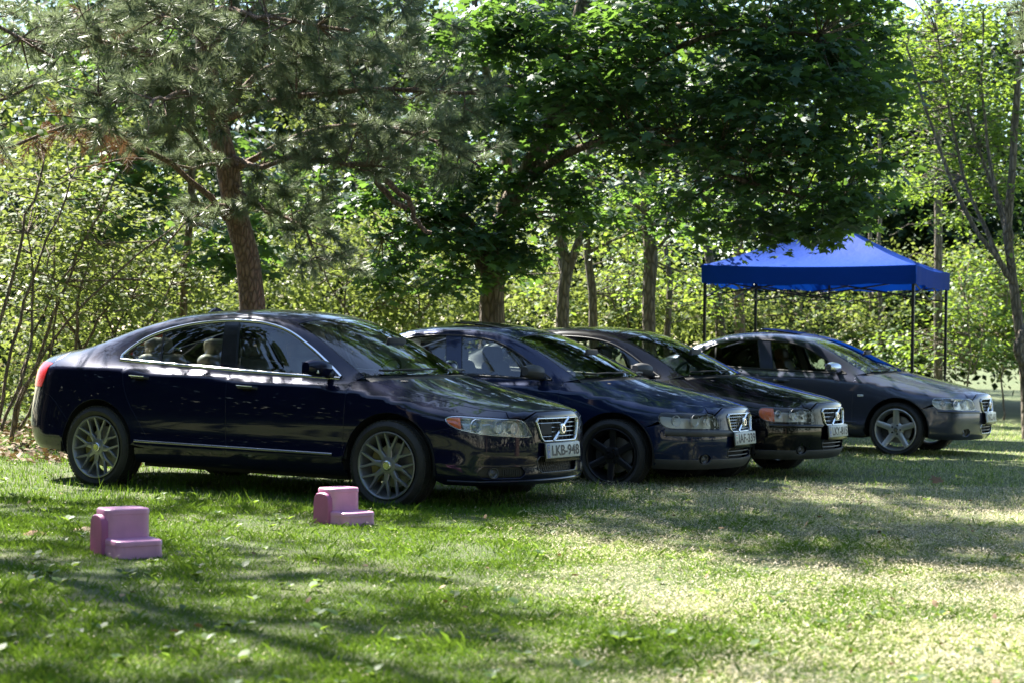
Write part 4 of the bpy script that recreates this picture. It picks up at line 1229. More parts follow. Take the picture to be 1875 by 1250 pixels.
# ------------------------------------------------------------------ ground
def at(u, v, d):
    "world point seen at photo pixel (u, v) when it stands d metres deep"
    a, b = u - 937.5, v - 625.0
    c, s = math.cos(R(.868)), math.sin(R(.868))
    x, z = (a * c + b * s) / 3464.0, -(-a * s + b * c) / 3464.0
    return np.array((x * d, d, 1.25 + z * d))

def noise_fac(n, l, vec, scale, lo, hi, detail=4, rough=.55):
    t = n.new("ShaderNodeTexNoise"); t.inputs["Scale"].default_value = scale; t.inputs["Detail"].default_value = detail; t.inputs["Roughness"].default_value = rough
    l.new(vec, t.inputs["Vector"])
    m = n.new("ShaderNodeMapRange"); m.inputs["From Min"].default_value = lo; m.inputs["From Max"].default_value = hi
    l.new(t.outputs["Fac"], m.inputs["Value"])
    return m.outputs["Result"]

def mixc(n, l, fac, a, b):
    m = n.new("ShaderNodeMix"); m.data_type = 'RGBA'
    for sock, val in (("A", a), ("B", b)):
        if isinstance(val, tuple): m.inputs[sock].default_value = (*val, 1)
        else: l.new(val, m.inputs[sock])
    if isinstance(fac, float): m.inputs["Factor"].default_value = fac
    else: l.new(fac, m.inputs["Factor"])
    return m.outputs["Result"]

mat, n, l, b = new_mat("lawn_soil")
tc = n.new("ShaderNodeTexCoord")
f1 = noise_fac(n, l, tc.outputs["Object"], 1.3, .35, .7)
f2 = noise_fac(n, l, tc.outputs["Object"], 22.0, .35, .7, 8, .7)
c1_ = mixc(n, l, f1, (.05, .085, .018), (.13, .135, .055))
c2_ = mixc(n, l, f2, c1_, (.075, .095, .03))
l.new(c2_, b.inputs["Base Color"]); b.inputs["Roughness"].default_value = .95
bp = n.new("ShaderNodeBump"); bp.inputs["Strength"].default_value = .6; bp.inputs["Distance"].default_value = .03
l.new(f2, bp.inputs["Height"]); l.new(bp.outputs["Normal"], b.inputs["Normal"])
M['lawn'] = mat

xs_ = np.concatenate([np.linspace(-400, -30, 12), np.linspace(-26, 26, 105), np.linspace(30, 400, 12)])
ys_ = np.concatenate([np.linspace(-60, -4, 8), np.linspace(-2, 50, 105), np.linspace(55, 600, 24)])
X, Y = np.meshgrid(xs_, ys_, indexing='ij')
Z = gz_np(np.clip(X, -40, 40), np.clip(Y, -10, 70))
nxx, nyy = X.shape
idx = np.arange(nxx * nyy).reshape(nxx, nyy)
quads = np.stack([idx[:-1, :-1], idx[1:, :-1], idx[1:, 1:], idx[:-1, 1:]], -1).reshape(-1, 4)
lawn = np_mesh("ground", np.stack([X, Y, Z], -1).reshape(-1, 3), quads, M['lawn'])
tag(lawn, kind="structure")
lawn.data.polygons.foreach_set("use_smooth", [True] * len(lawn.data.polygons))

# value noise for scattering
_perm = np.random.default_rng(5).random((64, 64))
def vnoise(x, y, s):
    x = x / s + 100; y = y / s + 100
    xi = np.floor(x).astype(int); yi = np.floor(y).astype(int); fx = x - xi; fy = y - yi
    fx = fx * fx * (3 - 2 * fx); fy = fy * fy * (3 - 2 * fy)
    P = lambda a, b: _perm[a % 64, b % 64]
    return (P(xi, yi) * (1 - fx) + P(xi + 1, yi) * fx) * (1 - fy) + (P(xi, yi + 1) * (1 - fx) + P(xi + 1, yi + 1) * fx) * fy

def leafy_mat(name, cols, trans_col, trans=.4, rough=.5, spec=.35):
    "leaf: front colour varied per leaf, light shining through"
    m, n, l, b = new_mat(name)
    out = n["Material Output"]
    at_ = n.new("ShaderNodeAttribute"); at_.attribute_name = "rnd"
    cr = n.new("ShaderNodeValToRGB")
    el = cr.color_ramp.elements
    el[0].position = 0; el[0].color = (*cols[0], 1); el[1].position = 1; el[1].color = (*cols[-1], 1)
    for i, c in enumerate(cols[1:-1]):
        e = el.new((i + 1) / (len(cols) - 1)); e.color = (*c, 1)
    l.new(at_.outputs["Fac"], cr.inputs["Fac"]); l.new(cr.outputs["Color"], b.inputs["Base Color"])
    b.inputs["Roughness"].default_value = rough; b.inputs["Specular IOR Level"].default_value = spec
    tr = n.new("ShaderNodeBsdfTranslucent")
    mx = mixc(n, l, .45, trans_col, cr.outputs["Color"])
    tr.inputs["Color"].default_value = (*trans_col, 1)
    hsv = n.new("ShaderNodeHueSaturation"); hsv.inputs["Value"].default_value = 1.0
    mr = n.new("ShaderNodeMapRange"); mr.inputs["To Min"].default_value = .6; mr.inputs["To Max"].default_value = 1.35
    l.new(at_.outputs["Fac"], mr.inputs["Value"]); l.new(mr.outputs["Result"], hsv.inputs["Value"])
    hsv.inputs["Color"].default_value = (*trans_col, 1); l.new(hsv.outputs["Color"], tr.inputs["Color"])
    ms = n.new("ShaderNodeMixShader"); ms.inputs["Fac"].default_value = trans
    l.new(b.outputs[0], ms.inputs[1]); l.new(tr.outputs[0], ms.inputs[2]); l.new(ms.outputs[0], out.inputs["Surface"])
    return m

M['grass'] = leafy_mat("grass_blades", [(.042, .108, .012), (.064, .145, .017), (.098, .185, .024), (.26, .29, .09), (.54, .47, .28), (.64, .57, .40)], (.23, .38, .035), .34, .6, .08)
M['maple'] = leafy_mat("maple_leaf", [(.028, .062, .048), (.04, .085, .06), (.055, .105, .06), (.08, .14, .05)], (.16, .30, .04), .36, .5, .25)
M['thicket'] = leafy_mat("thicket_leaf", [(.035, .07, .02), (.055, .095, .026), (.075, .12, .034), (.10, .135, .045), (.19, .175, .09), (.26, .22, .13)], (.29, .36, .07), .34, .6, .12)
M['light_leaf'] = leafy_mat("bright_leaf", [(.04, .09, .025), (.06, .12, .03), (.09, .15, .035)], (.28, .41, .045), .42, .5, .3)
M['far_leaf'] = leafy_mat("far_leaf", [(.035, .075, .025), (.06, .105, .03), (.09, .13, .04)], (.20, .31, .05), .38, .5, .3)
M['needle'] = leafy_mat("pine_needle", [(.065, .105, .058), (.10, .145, .075), (.145, .185, .10), (.21, .225, .13)], (.26, .32, .16), .30, .42, .5)
M['dead_needle'] = leafy_mat("dead_needle", [(.13, .085, .055), (.19, .125, .08), (.25, .17, .11)], (.25, .12, .05), .2, .6, .2)
M['woodland'] = leafy_mat("darkened_leaf", [(.014, .03, .012), (.022, .042, .016), (.032, .055, .02)], (.05, .09, .02), .12, .6, .15)  # leaves coloured dark to stand for shade and to darken car reflections
M['thatch'] = leafy_mat("dry_thatch", [(.40, .34, .20), (.52, .45, .29), (.62, .56, .40), (.70, .64, .50)], (.4, .36, .2), .2, .6, .2)
M['straw'] = leafy_mat("dry_grass", [(.34, .30, .15), (.46, .41, .23), (.55, .50, .32), (.22, .26, .08)], (.45, .42, .18), .35, .6, .2)
M['litter'] = leafy_mat("leaf_litter", [(.12, .075, .04), (.20, .13, .07), (.30, .21, .12)], (.2, .12, .05), .1, .7, .2)

def bark_mat(name, a, c, scale=14.0, stretch=.25):
    m, n, l, b = new_mat(name)
    tc = n.new("ShaderNodeTexCoord"); mp = n.new("ShaderNodeMapping"); mp.inputs["Scale"].default_value = (1, 1, stretch)
    l.new(tc.outputs["Object"], mp.inputs["Vector"])
    v = n.new("ShaderNodeTexVoronoi"); v.feature = 'DISTANCE_TO_EDGE'; v.inputs["Scale"].default_value = scale; v.inputs["Randomness"].default_value = 1
    l.new(mp.outputs["Vector"], v.inputs["Vector"])
    f = noise_fac(n, l, mp.outputs["Vector"], scale * 1.7, .3, .7, 8, .7)
    cc = mixc(n, l, f, a, c)
    mr = n.new("ShaderNodeMapRange"); mr.inputs["From Max"].default_value = .22; l.new(v.outputs["Distance"], mr.inputs["Value"])
    cc2 = mixc(n, l, mr.outputs["Result"], tuple(x * .6 for x in a), cc)
    l.new(cc2, b.inputs["Base Color"]); b.inputs["Roughness"].default_value = .95
    ad = n.new("ShaderNodeMath"); ad.operation = 'MULTIPLY_ADD'; ad.inputs[1].default_value = .5
    l.new(f, ad.inputs[0]); l.new(mr.outputs["Result"], ad.inputs[2])
    bp = n.new("ShaderNodeBump"); bp.inputs["Strength"].default_value = .9; bp.inputs["Distance"].default_value = .025
    l.new(ad.outputs[0], bp.inputs["Height"]); l.new(bp.outputs["Normal"], b.inputs["Normal"])
    return m
M['bark_pine'] = bark_mat("pine_bark", (.20, .135, .10), (.32, .225, .17), 26, .35)
M['bark_maple'] = bark_mat("maple_bark", (.17, .13, .095), (.30, .235, .175), 18)
M['bark_grey'] = bark_mat("grey_bark", (.15, .125, .095), (.29, .24, .185), 20)
M['bark_thin'] = bark_mat("stem_bark", (.19, .15, .105), (.34, .27, .20), 30)

# ------------------------------------------------------------------ foliage builders
def rand_unit(n):
    v = rng.normal(size=(n, 3)); return v / np.linalg.norm(v, axis=1)[:, None]

def frames(nrm, yaw_dir=None):
    "orthonormal (u, v) in the plane of each normal; v roughly along yaw_dir"
    n = len(nrm)
    d = yaw_dir if yaw_dir is not None else rand_unit(n)
    v = d - nrm * np.sum(d * nrm, 1)[:, None]; v /= np.linalg.norm(v, axis=1)[:, None] + 1e-9
    return np.cross(v, nrm), v

MAPLE = np.array([(0, .36, .02), (0, 0, 0), (.24, -.07, -.03), (.52, .12, -.06), (.30, .28, 0), (.56, .60, -.07), (.22, .54, 0), (0, 1.0, -.08),
                  (-.22, .54, 0), (-.56, .60, -.07), (-.30, .28, 0), (-.52, .12, -.06), (-.24, -.07, -.03)])
MAPLE_F = np.array([(0, i, i + 1) for i in range(1, 12)] + [(0, 12, 1)])
OVAL = np.array([(0, 0, 0), (.26, .32, .03), (.22, .70, .02), (0, 1.0, -.06), (-.22, .70, .02), (-.26, .32, .03)])
OVAL_F = np.array([(0, 1, 5), (1, 2, 5), (2, 4, 5), (2, 3, 4)])
DIAM = np.array([(0, 0, 0), (.30, .45, .04), (0, 1.0, -.04), (-.30, .45, .04)])
DIAM_F = np.array([(0, 1, 2), (0, 2, 3)])

def leaf_arrays(pos, nrm, size, shape, faces, yaw=None, rnd=None):
    n = len(pos); k = len(shape)
    u, v = frames(nrm, yaw)
    s = np.asarray(size).reshape(-1, 1, 1) if hasattr(size, '__len__') else size
    V = pos[:, None, :] + s * (shape[None, :, 0:1] * u[:, None, :] + shape[None, :, 1:2] * v[:, None, :] + shape[None, :, 2:3] * nrm[:, None, :])
    F = (np.arange(n)[:, None, None] * k + faces[None]).reshape(-1, 3)
    r = rng.random(n) if rnd is None else rnd
    return V.reshape(-1, 3), F, np.repeat(r, k)

def clump_leaves(centres, per, rad, flat=.45, size=.1, shape=MAPLE, faces=MAPLE_F, up=1.1, sizevar=.45, droop=.5):
    "leaves scattered about clump centres, lying more or less flat and pointing outward and down"
    n = len(centres) * per
    c = np.repeat(centres, per, 0)
    off = rng.normal(size=(n, 3)) * .55
    off *= (rad if not hasattr(rad, '__len__') else np.repeat(rad, per)[:, None])
    off[:, 2] *= flat
    p = c + off
    nrm = rand_unit(n); nrm[:, 2] = np.abs(nrm[:, 2]) + up; nrm += off * np.array((.5, .5, 0)) / (np.abs(off).mean() + 1e-6) * .35
    nrm /= np.linalg.norm(nrm, axis=1)[:, None]
    yaw = off.copy(); yaw[:, 2] -= droop * np.abs(yaw).mean(); yaw += rng.normal(size=(n, 3)) * np.abs(off).mean() * .8
    s = size * (1 + sizevar * rng.uniform(-1, 1, n))
    rn = np.clip(np.repeat(rng.random(len(centres)), per) * .5 + rng.random(n) * .5, 0, 1)
    return leaf_arrays(p, nrm, s, shape, faces, yaw, rn)

def needle_arrays(tips, dirs, per=60, length=.11, width=.0024, spread=1.0, tuft=.16, rnd=None):
    "needle tufts at shoot tips: tips (n,3), dirs (n,3) unit"
    n = len(tips) * per
    t = np.repeat(tips, per, 0); d = np.repeat(dirs, per, 0)
    along = rng.random((n, 1)) ** .8 * tuft
    base = t - d * along
    rd = rand_unit(n); rd -= d * np.sum(rd * d, 1)[:, None]; rd /= np.linalg.norm(rd, axis=1)[:, None] + 1e-9
    ang = (.35 + .75 * along[:, 0] / tuft + rng.normal(size=n) * .12) * spread
    nd = d * np.cos(ang)[:, None] + rd * np.sin(ang)[:, None]; nd[:, 2] -= .06
    nd /= np.linalg.norm(nd, axis=1)[:, None]
    L = length * rng.uniform(.75, 1.15, (n, 1))
    side = np.cross(nd, rand_unit(n)); side /= np.linalg.norm(side, axis=1)[:, None] + 1e-9
    w = width
    V = np.stack([base - side * w, base + side * w, base + nd * L - np.array((0, 0, .012))], 1)
    F = np.arange(n * 3).reshape(-1, 3)
    r = np.repeat(rng.random(len(tips)) * .75, per) + rng.random(n) * .25 if rnd is None else np.repeat(rnd, per)
    return V.reshape(-1, 3), F, np.repeat(r, 3)

def cat(parts):
    V, F, A = [], [], []; b = 0
    for v, f, a in parts:
        V.append(v); F.append(f + b); A.append(a); b += len(v)
    return np.vstack(V), np.vstack(F), np.concatenate(A)

def wobble(pts, amp, n):
    "resample a polyline with a natural wander"
    P = np.array(crv(pts, step=1e9 if n is None else max(.02, sum(math.dist(a, b) for a, b in zip(pts[:-1], pts[1:])) / n)))
    w = np.cumsum(rng.normal(size=P.shape) * amp, 0); w -= np.linspace(0, 1, len(P))[:, None] * w[-1]
    return P + w

def limb(name, pts, r0, r1, mat, parent, n=14, amp=.012, sides=8, flare=0):
    P = wobble(pts, amp, n)
    t = np.linspace(0, 1, len(P))
    r = r0 + (r1 - r0) * t ** .9
    if flare: r = r * (1 + flare * np.exp(-t * 14))
    r = r * (1 + rng.normal(size=len(P)) * .04)
    MB().tube(P, list(r), sides).build(name, mat, parent, smooth=True, angle=80)
    return P

def ell_points(e, n, shell=.5):
    "random points in a pixel ellipse (u, v, depth, ru, rv, rdepth) turned into the place it stands for"
    u, v, d, ru, rv, rd = e
    c = at(u, v, d); rx, rz = ru * d / 3464, rv * d / 3464
    q = rand_unit(n) * (rng.random((n, 1)) ** (1 / 3 * (1 - shell) + .05))
    return c + q * np.array((rx, rd, rz))

def twigs_to(centres, anchors, r=.008, cap=400):
    "thin twigs from the nearest limb point to each clump, one joined part"
    A = np.array(anchors); mb = MB(); k = 0
    for c in centres:
        if k >= cap: break
        dd = np.linalg.norm(A - c, axis=1) + .4 * np.maximum(0, A[:, 2] - c[2])
        a = A[dd.argmin()]
        L = np.linalg.norm(c - a)
        if L > 2.6 or L < .05: continue
        mid = (a + c) / 2 + rng.normal(size=3) * L * .08 + np.array((0, 0, .06 * L))
        mb.tube([a, mid, c], [r * (1 + L * .5), r, r * .4], 5, caps=False); k += 1
    return mb

def tree(name, label, base, trunk, limbs, crown, leaf, bark, r0, r1, per=46, crad=.34, nclump=8.0, size=.11, shape='maple', group=None, flare=.5, flat=.45, droop=.5, extra=None, cat_='tree', twig=.007, amp=.012, skel=None):
    """trunk: list of world points; limbs: list of (points, r0, r1); crown: list of pixel or world ellipses
    (6-tuples in pixels; 7-tuples ('w', x, y, z, rx, ry, rz) in metres); nclump per square metre of face"""
    T = empty(name, base); tag(T, label, cat_, group)
    Mi = np.array(base)
    tp = limb("trunk", [tuple(np.array(p) - Mi) for p in trunk], r0, r1, bark, T, n=18, amp=amp, sides=12, flare=flare)
    anchors = list(tp[len(tp) // 3:])
    for pts, a, b_ in limbs:
        lp = limb("branch", [tuple(np.array(p) - Mi) for p in pts], a, b_, bark, T, n=12, amp=.016, sides=7)
        anchors += list(lp[2:])
    C = []
    for e in crown:
        if e[0] == 'w':
            _, x, y, z, rx, ry, rz = e[:7]; k = int(max(3, nclump * rx * rz * 3.1 * (e[7] if len(e) > 7 else 1)))
            q = rand_unit(k) * (rng.random((k, 1)) ** .28); C.append(np.array((x, y, z)) + q * np.array((rx, ry, rz)))
        else:
            a = e[3] * e[4] * 3.14 * (e[2] / 3464) ** 2
            C.append(ell_points(e[:6], int(max(2, nclump * a * (e[6] if len(e) > 6 else 1)))))
    C = np.vstack(C) - Mi
    rads = crad * rng.uniform(.65, 1.3, len(C))
    sh, fc = {'maple': (MAPLE, MAPLE_F), 'oval': (OVAL, OVAL_F), 'diam': (DIAM, DIAM_F)}[shape]
    V, F, A = clump_leaves(C, per, rads, flat, size, sh, fc, droop=droop)
    np_mesh("crown", V, F, leaf, T, {"rnd": A})
    mb = twigs_to(C, anchors, twig)
    if mb.v:
        tw = mb.build("twigs", bark, T, smooth=True, angle=80); tw["kind"] = "stuff"
    return T
# ------------------------------------------------------------------ trees
A_ = lambda u, v, d: tuple(at(u, v, d))
def gp(u, d):
    p = at(u, 700, d); return (p[0], d, gz(p[0], d) - .05)

# maple in the middle
b0 = gp(900, 23.5)
tree("maple_tree", "broad dark-leaved maple with thick trunk behind the blue car", b0,
     [b0, A_(902, 560, 23.5), A_(905, 470, 23.4), A_(925, 390, 23.3), A_(965, 320, 23.2), A_(1005, 240, 23.0), A_(1050, 110, 22.8), A_(1090, -60, 22.5), A_(1120, -320, 22.5), A_(1130, -700, 22.5)],
     [([A_(893, 510, 23.4), A_(850, 440, 23.1), A_(790, 360, 22.8), A_(720, 280, 22.6), A_(680, 230, 22.5)], .085, .03),
      ([A_(915, 420, 23.3), A_(930, 330, 23.4), A_(915, 230, 23.5), A_(880, 90, 23.6), A_(860, -50, 23.6)], .08, .035),
      ([A_(950, 345, 23.2), A_(1040, 290, 22.6), A_(1140, 262, 22.0), A_(1260, 275, 21.6), A_(1370, 300, 21.5)], .07, .02),
      ([A_(960, 330, 23.2), A_(1080, 265, 22.4), A_(1180, 240, 22.0), A_(1240, 240, 21.8)], .05, .02),
      ([A_(1010, 230, 23.0), A_(1120, 150, 22.4), A_(1240, 90, 21.8), A_(1330, 60, 21.5)], .075, .025),
      ([A_(1040, 140, 22.8), A_(1180, 60, 22.3), A_(1350, 40, 21.7), A_(1500, 70, 21.4)], .07, .02),
      ([A_(1080, -20, 22.5), A_(1250, -120, 22.2), A_(1450, -180, 22.0)], .08, .03),
      ([A_(1200, 235, 22.0), A_(1330, 330, 21.9), A_(1440, 365, 21.9), A_(1540, 380, 22.0)], .045, .015),
      ([A_(895, 470, 23.3), A_(860, 400, 22.9), A_(780, 400, 22.6), A_(700, 440, 22.4)], .05, .015),
      ([A_(1110, -250, 22.5), A_(950, -450, 22.8), A_(800, -560, 23)], .08, .03), ([A_(1120, -300, 22.5), A_(1300, -480, 22), A_(1500, -560, 21.5)], .08, .03)],
     [(1230, 110, 21.7, 330, 105, 1.5, 1.0), (1440, 200, 21.5, 200, 120, 1.3, .9), (1120, 210, 22.2, 190, 90, 1.2, .9), (940, 70, 22.8, 130, 90, 1.2, .8),
      (1420, 370, 22.2, 190, 70, 1.2, .7), (1545, 420, 21.8, 75, 40, .6, .4), (1290, 400, 23.2, 110, 70, 1.0, .6), (800, 470, 22.8, 150, 75, .9, 1.3), (760, 350, 22.8, 120, 80, .9, .9),
      (985, 300, 23.3, 100, 60, .8, .6), (980, 500, 22.9, 70, 45, .6, .7), (1110, 385, 23.6, 110, 50, .8, .6), (1380, 20, 21.8, 280, 60, 1.2, 1.0), (1580, 130, 22.0, 80, 120, .9, .7), (1330, 290, 21.8, 220, 70, 1.2, .5),
      (1490, 425, 22.2, 110, 45, .7, 1.0), (1450, 300, 21.8, 170, 80, 1.0, .6), (860, 30, 22.6, 120, 60, 1.0, .8), (1600, 60, 22.2, 70, 70, .8, .8), (890, 400, 22.6, 90, 50, .6, .9), (1000, 370, 22.8, 80, 60, .6, .8), (880, 260, 22.8, 140, 80, .8, 1.0), (1370, 430, 22.6, 90, 45, .7, .7)]
     + [('w', 2.4, 21.8, 7.4, 4.0, 2.4, 1.6, .5), ('w', 1.4, 22.2, 9.6, 3.4, 2.2, 1.4, .45)],
     M['maple'], M['bark_maple'], .185, .04, per=46, crad=.30, nclump=17, size=.115, flare=.35)

# second maple, mostly hidden behind the pine
b0 = gp(330, 24.0)
tree("maple_tree", "dark-leaved maple half hidden behind the leaning pine", b0,
     [b0, A_(335, 500, 24), A_(345, 380, 23.8), A_(350, 200, 23.5), A_(350, -100, 23.5), A_(350, -500, 23.5)],
     [([A_(345, 400, 23.8), A_(270, 350, 23.3), A_(180, 330, 22.8)], .05, .015), ([A_(345, 420, 23.8), A_(400, 420, 23), A_(440, 440, 22.5)], .04, .012), ([A_(350, 200, 23.5), A_(450, 150, 23), A_(560, 180, 22.5)], .05, .015)],
     [(190, 380, 22.8, 95, 65, .6, .9), (420, 460, 22.4, 60, 75, .5, 1.0), (330, 300, 23.5, 160, 60, .8, .6), (520, 400, 23, 80, 80, .8, .6), (560, 330, 23.5, 110, 60, .8, .6), (250, 150, 24, 200, 120, 1, .4)],
     M['maple'], M['bark_maple'], .055, .03, per=40, crad=.27, nclump=15, size=.12, flare=.3)

# slender broadleaf trees between the maple and the canopy
def slim(u, d, w, label, path, forks, crown, per=34, leaf='light_leaf', size=.085, nclump=13, shape='oval', bark='bark_grey', name="young_tree"):
    b0 = gp(u, d); r = w * d / 3464 / 2
    return tree(name, label, b0, [b0] + [A_(a, v, d + dd) for a, v, dd in path], [([A_(*p) for p in f[0]], f[1], f[2]) for f in forks], crown, M[leaf], M[bark], r, r * .55, per=per, crad=.30, nclump=nclump, size=size, shape=shape,
                group="slender trees behind the cars", flare=.3)
slim(1030, 25.0, 27, "forked slender tree just beside the thick maple trunk", [(1032, 540, 0), (1038, 505, 0), (1022, 440, .1), (1018, 360, .2), (1010, 250, .3), (1000, 50, .3), (990, -300, .3)],
     [([(1038, 505, 25), (1058, 440, 24.9), (1068, 370, 24.8), (1075, 280, 24.8), (1085, 100, 24.8)], .06, .035)],
     [(1060, 440, 25.5, 90, 60, .7, .5), (1000, 520, 25.5, 70, 40, .6, .6), (1050, 330, 25.6, 120, 70, .8, .6), ('w', .8, 25.2, 7.6, 1.8, 1.5, 1.4, .35)])
slim(1087, 26.2, 19, "thin curved tree right beside the forked one", [(1085, 540, 0), (1080, 490, 0), (1074, 420, 0), (1082, 330, .1), (1095, 200, .2), (1110, -50, .2)],
     [([(1078, 470, 26.2), (1130, 440, 26), (1180, 420, 25.9)], .025, .01)], [(1130, 450, 26.5, 80, 55, .7, .7), (1110, 540, 26.8, 80, 35, .7, .6), (1140, 350, 26.5, 90, 60, .8, .6)])
slim(1190, 26.0, 28, "straight dark-barked tree standing above the black car's windscreen", [(1188, 540, 0), (1192, 480, 0), (1186, 400, 0), (1180, 320, .1), (1190, 150, .2), (1200, -200, .2)],
     [([(1190, 480, 26), (1230, 430, 25.8), (1260, 390, 25.7)], .03, .012), ([(1186, 400, 26), (1140, 340, 25.8), (1100, 310, 25.8)], .03, .012)],
     [(1220, 440, 26.4, 90, 60, .8, .6), (1180, 350, 26.4, 100, 60, .8, .6), (1260, 380, 26.4, 90, 60, .8, .6), (1255, 540, 26.6, 60, 40, .6, .7)])
slim(1226, 28.0, 15, "short thin tree stem to the left of the canopy leg", [(1224, 570, 0), (1228, 520, 0), (1222, 450, 0), (1230, 350, .1)], [], [(1235, 500, 28.3, 60, 50, .7, .7), (1300, 540, 28.6, 40, 40, .6, .7)])
slim(1322, 29.0, 22, "leaning tree trunk seen under the canopy's left end", [(1318, 560, 0), (1308, 500, 0), (1296, 440, 0), (1290, 330, .1), (1285, 150, .2)], [], [(1290, 470, 29.4, 70, 70, .8, .8), (1330, 300, 29.4, 120, 90, .9, .6)])
slim(1357, 30.5, 25, "reddish trunk under the canopy behind its left leg", [(1356, 560, 0), (1352, 500, 0), (1350, 420, 0), (1352, 200, .1)], [], [(1380, 420, 31, 100, 60, 1, .6), (1500, 350, 31, 120, 90, 1, .4)], bark='bark_pine')
slim(1614, 34.0, 10, "thin pale stem behind the middle of the canopy", [(1610, 560, 0), (1606, 480, 0), (1612, 380, 0), (1610, 250, 0)], [], [(1600, 580, 34.4, 80, 60, 1, 1.0), (1640, 640, 34.0, 70, 40, .8, 1.0)])
slim(1592, 35.0, 12, "thin dark stem left of the pale one behind the canopy", [(1598, 560, 0), (1592, 480, 0), (1596, 380, 0)], [], [(1540, 600, 35, 80, 60, 1, .9)])

# conifer stem behind the canopy's outer leg
b0 = gp(1722, 31.5)
T = tree("conifer_tree", "straight dark conifer stem with bare side twigs behind the canopy corner", b0,
     [b0, A_(1722, 600, 31.5), A_(1724, 450, 31.5), A_(1722, 330, 31.5), A_(1720, 100, 31.5), A_(1720, -300, 31.5)],
     [([A_(1723, v, 31.5), A_(1723 + s * 45, v - 10, 31.3), A_(1723 + s * 95, v + dv, 31.2)], .016, .005) for v, s, dv in ((420, -1, 15), (380, 1, -20), (330, -1, 10), (300, 1, 20), (345, 1, 25), (260, -1, -30), (240, 1, 10), (480, -1, 20), (210, -1, 5))],
     [(1690, 250, 31.8, 90, 90, .9, .5), (1740, 330, 31.8, 90, 60, .9, .4)], M['far_leaf'], M['bark_grey'], .075, .05, per=40, crad=.3, nclump=12, size=.07, shape='oval', flare=.15)

# many-stemmed tree at the right edge
b0 = gp(1885, 27.0)
tree("many_stemmed_tree", "many-stemmed tree with fanned grey stems at the lawn's edge past the grey car", b0,
     [b0, A_(1872, 640, 27), A_(1862, 560, 27), A_(1852, 500, 27), A_(1846, 430, 26.9), A_(1858, 300, 26.8), A_(1870, 120, 26.7), A_(1880, -150, 26.6)],
     [([A_(1858, 535, 27), A_(1815, 470, 26.9), A_(1770, 400, 26.8), A_(1735, 320, 26.7), A_(1690, 200, 26.6), A_(1660, 90, 26.6)], .042, .014),
      ([A_(1845, 510, 27), A_(1800, 410, 27.1), A_(1765, 330, 27.2), A_(1740, 200, 27.2), A_(1715, 60, 27.2)], .036, .012),
      ([A_(1848, 450, 27), A_(1815, 340, 27.2), A_(1780, 240, 27.3), A_(1760, 80, 27.3)], .034, .012),
      ([A_(1880, 560, 27), A_(1890, 420, 26.8), A_(1900, 200, 26.6)], .06, .03),
      ([A_(1852, 440, 26.9), A_(1825, 330, 26.8), A_(1805, 180, 26.8), A_(1800, 20, 26.8)], .032, .012),
      ([A_(1875, 600, 27), A_(1868, 640, 26.9), A_(1880, 690, 26.9)], .06, .07)],
     [(1770, 130, 27.5, 150, 130, 1.3, 1.1), (1660, 220, 28, 90, 150, 1.2, 1.1), (1840, 330, 27.5, 60, 110, 1.0, 1.1), (1740, 350, 28.5, 110, 80, 1.0, 1.0), (1700, 40, 27.5, 120, 60, 1.2, .7), (1850, 480, 28, 60, 60, .8, .9), (1800, 250, 28.5, 90, 120, 1, 1.0), (1700, 130, 29, 80, 100, 1, 1.0), ('w', 6.6, 27.5, 8.2, 2.4, 2.0, 1.6, .35)],
     M['light_leaf'], M['bark_grey'], .085, .03, per=48, crad=.30, nclump=13, size=.085, shape='oval', flare=.2)

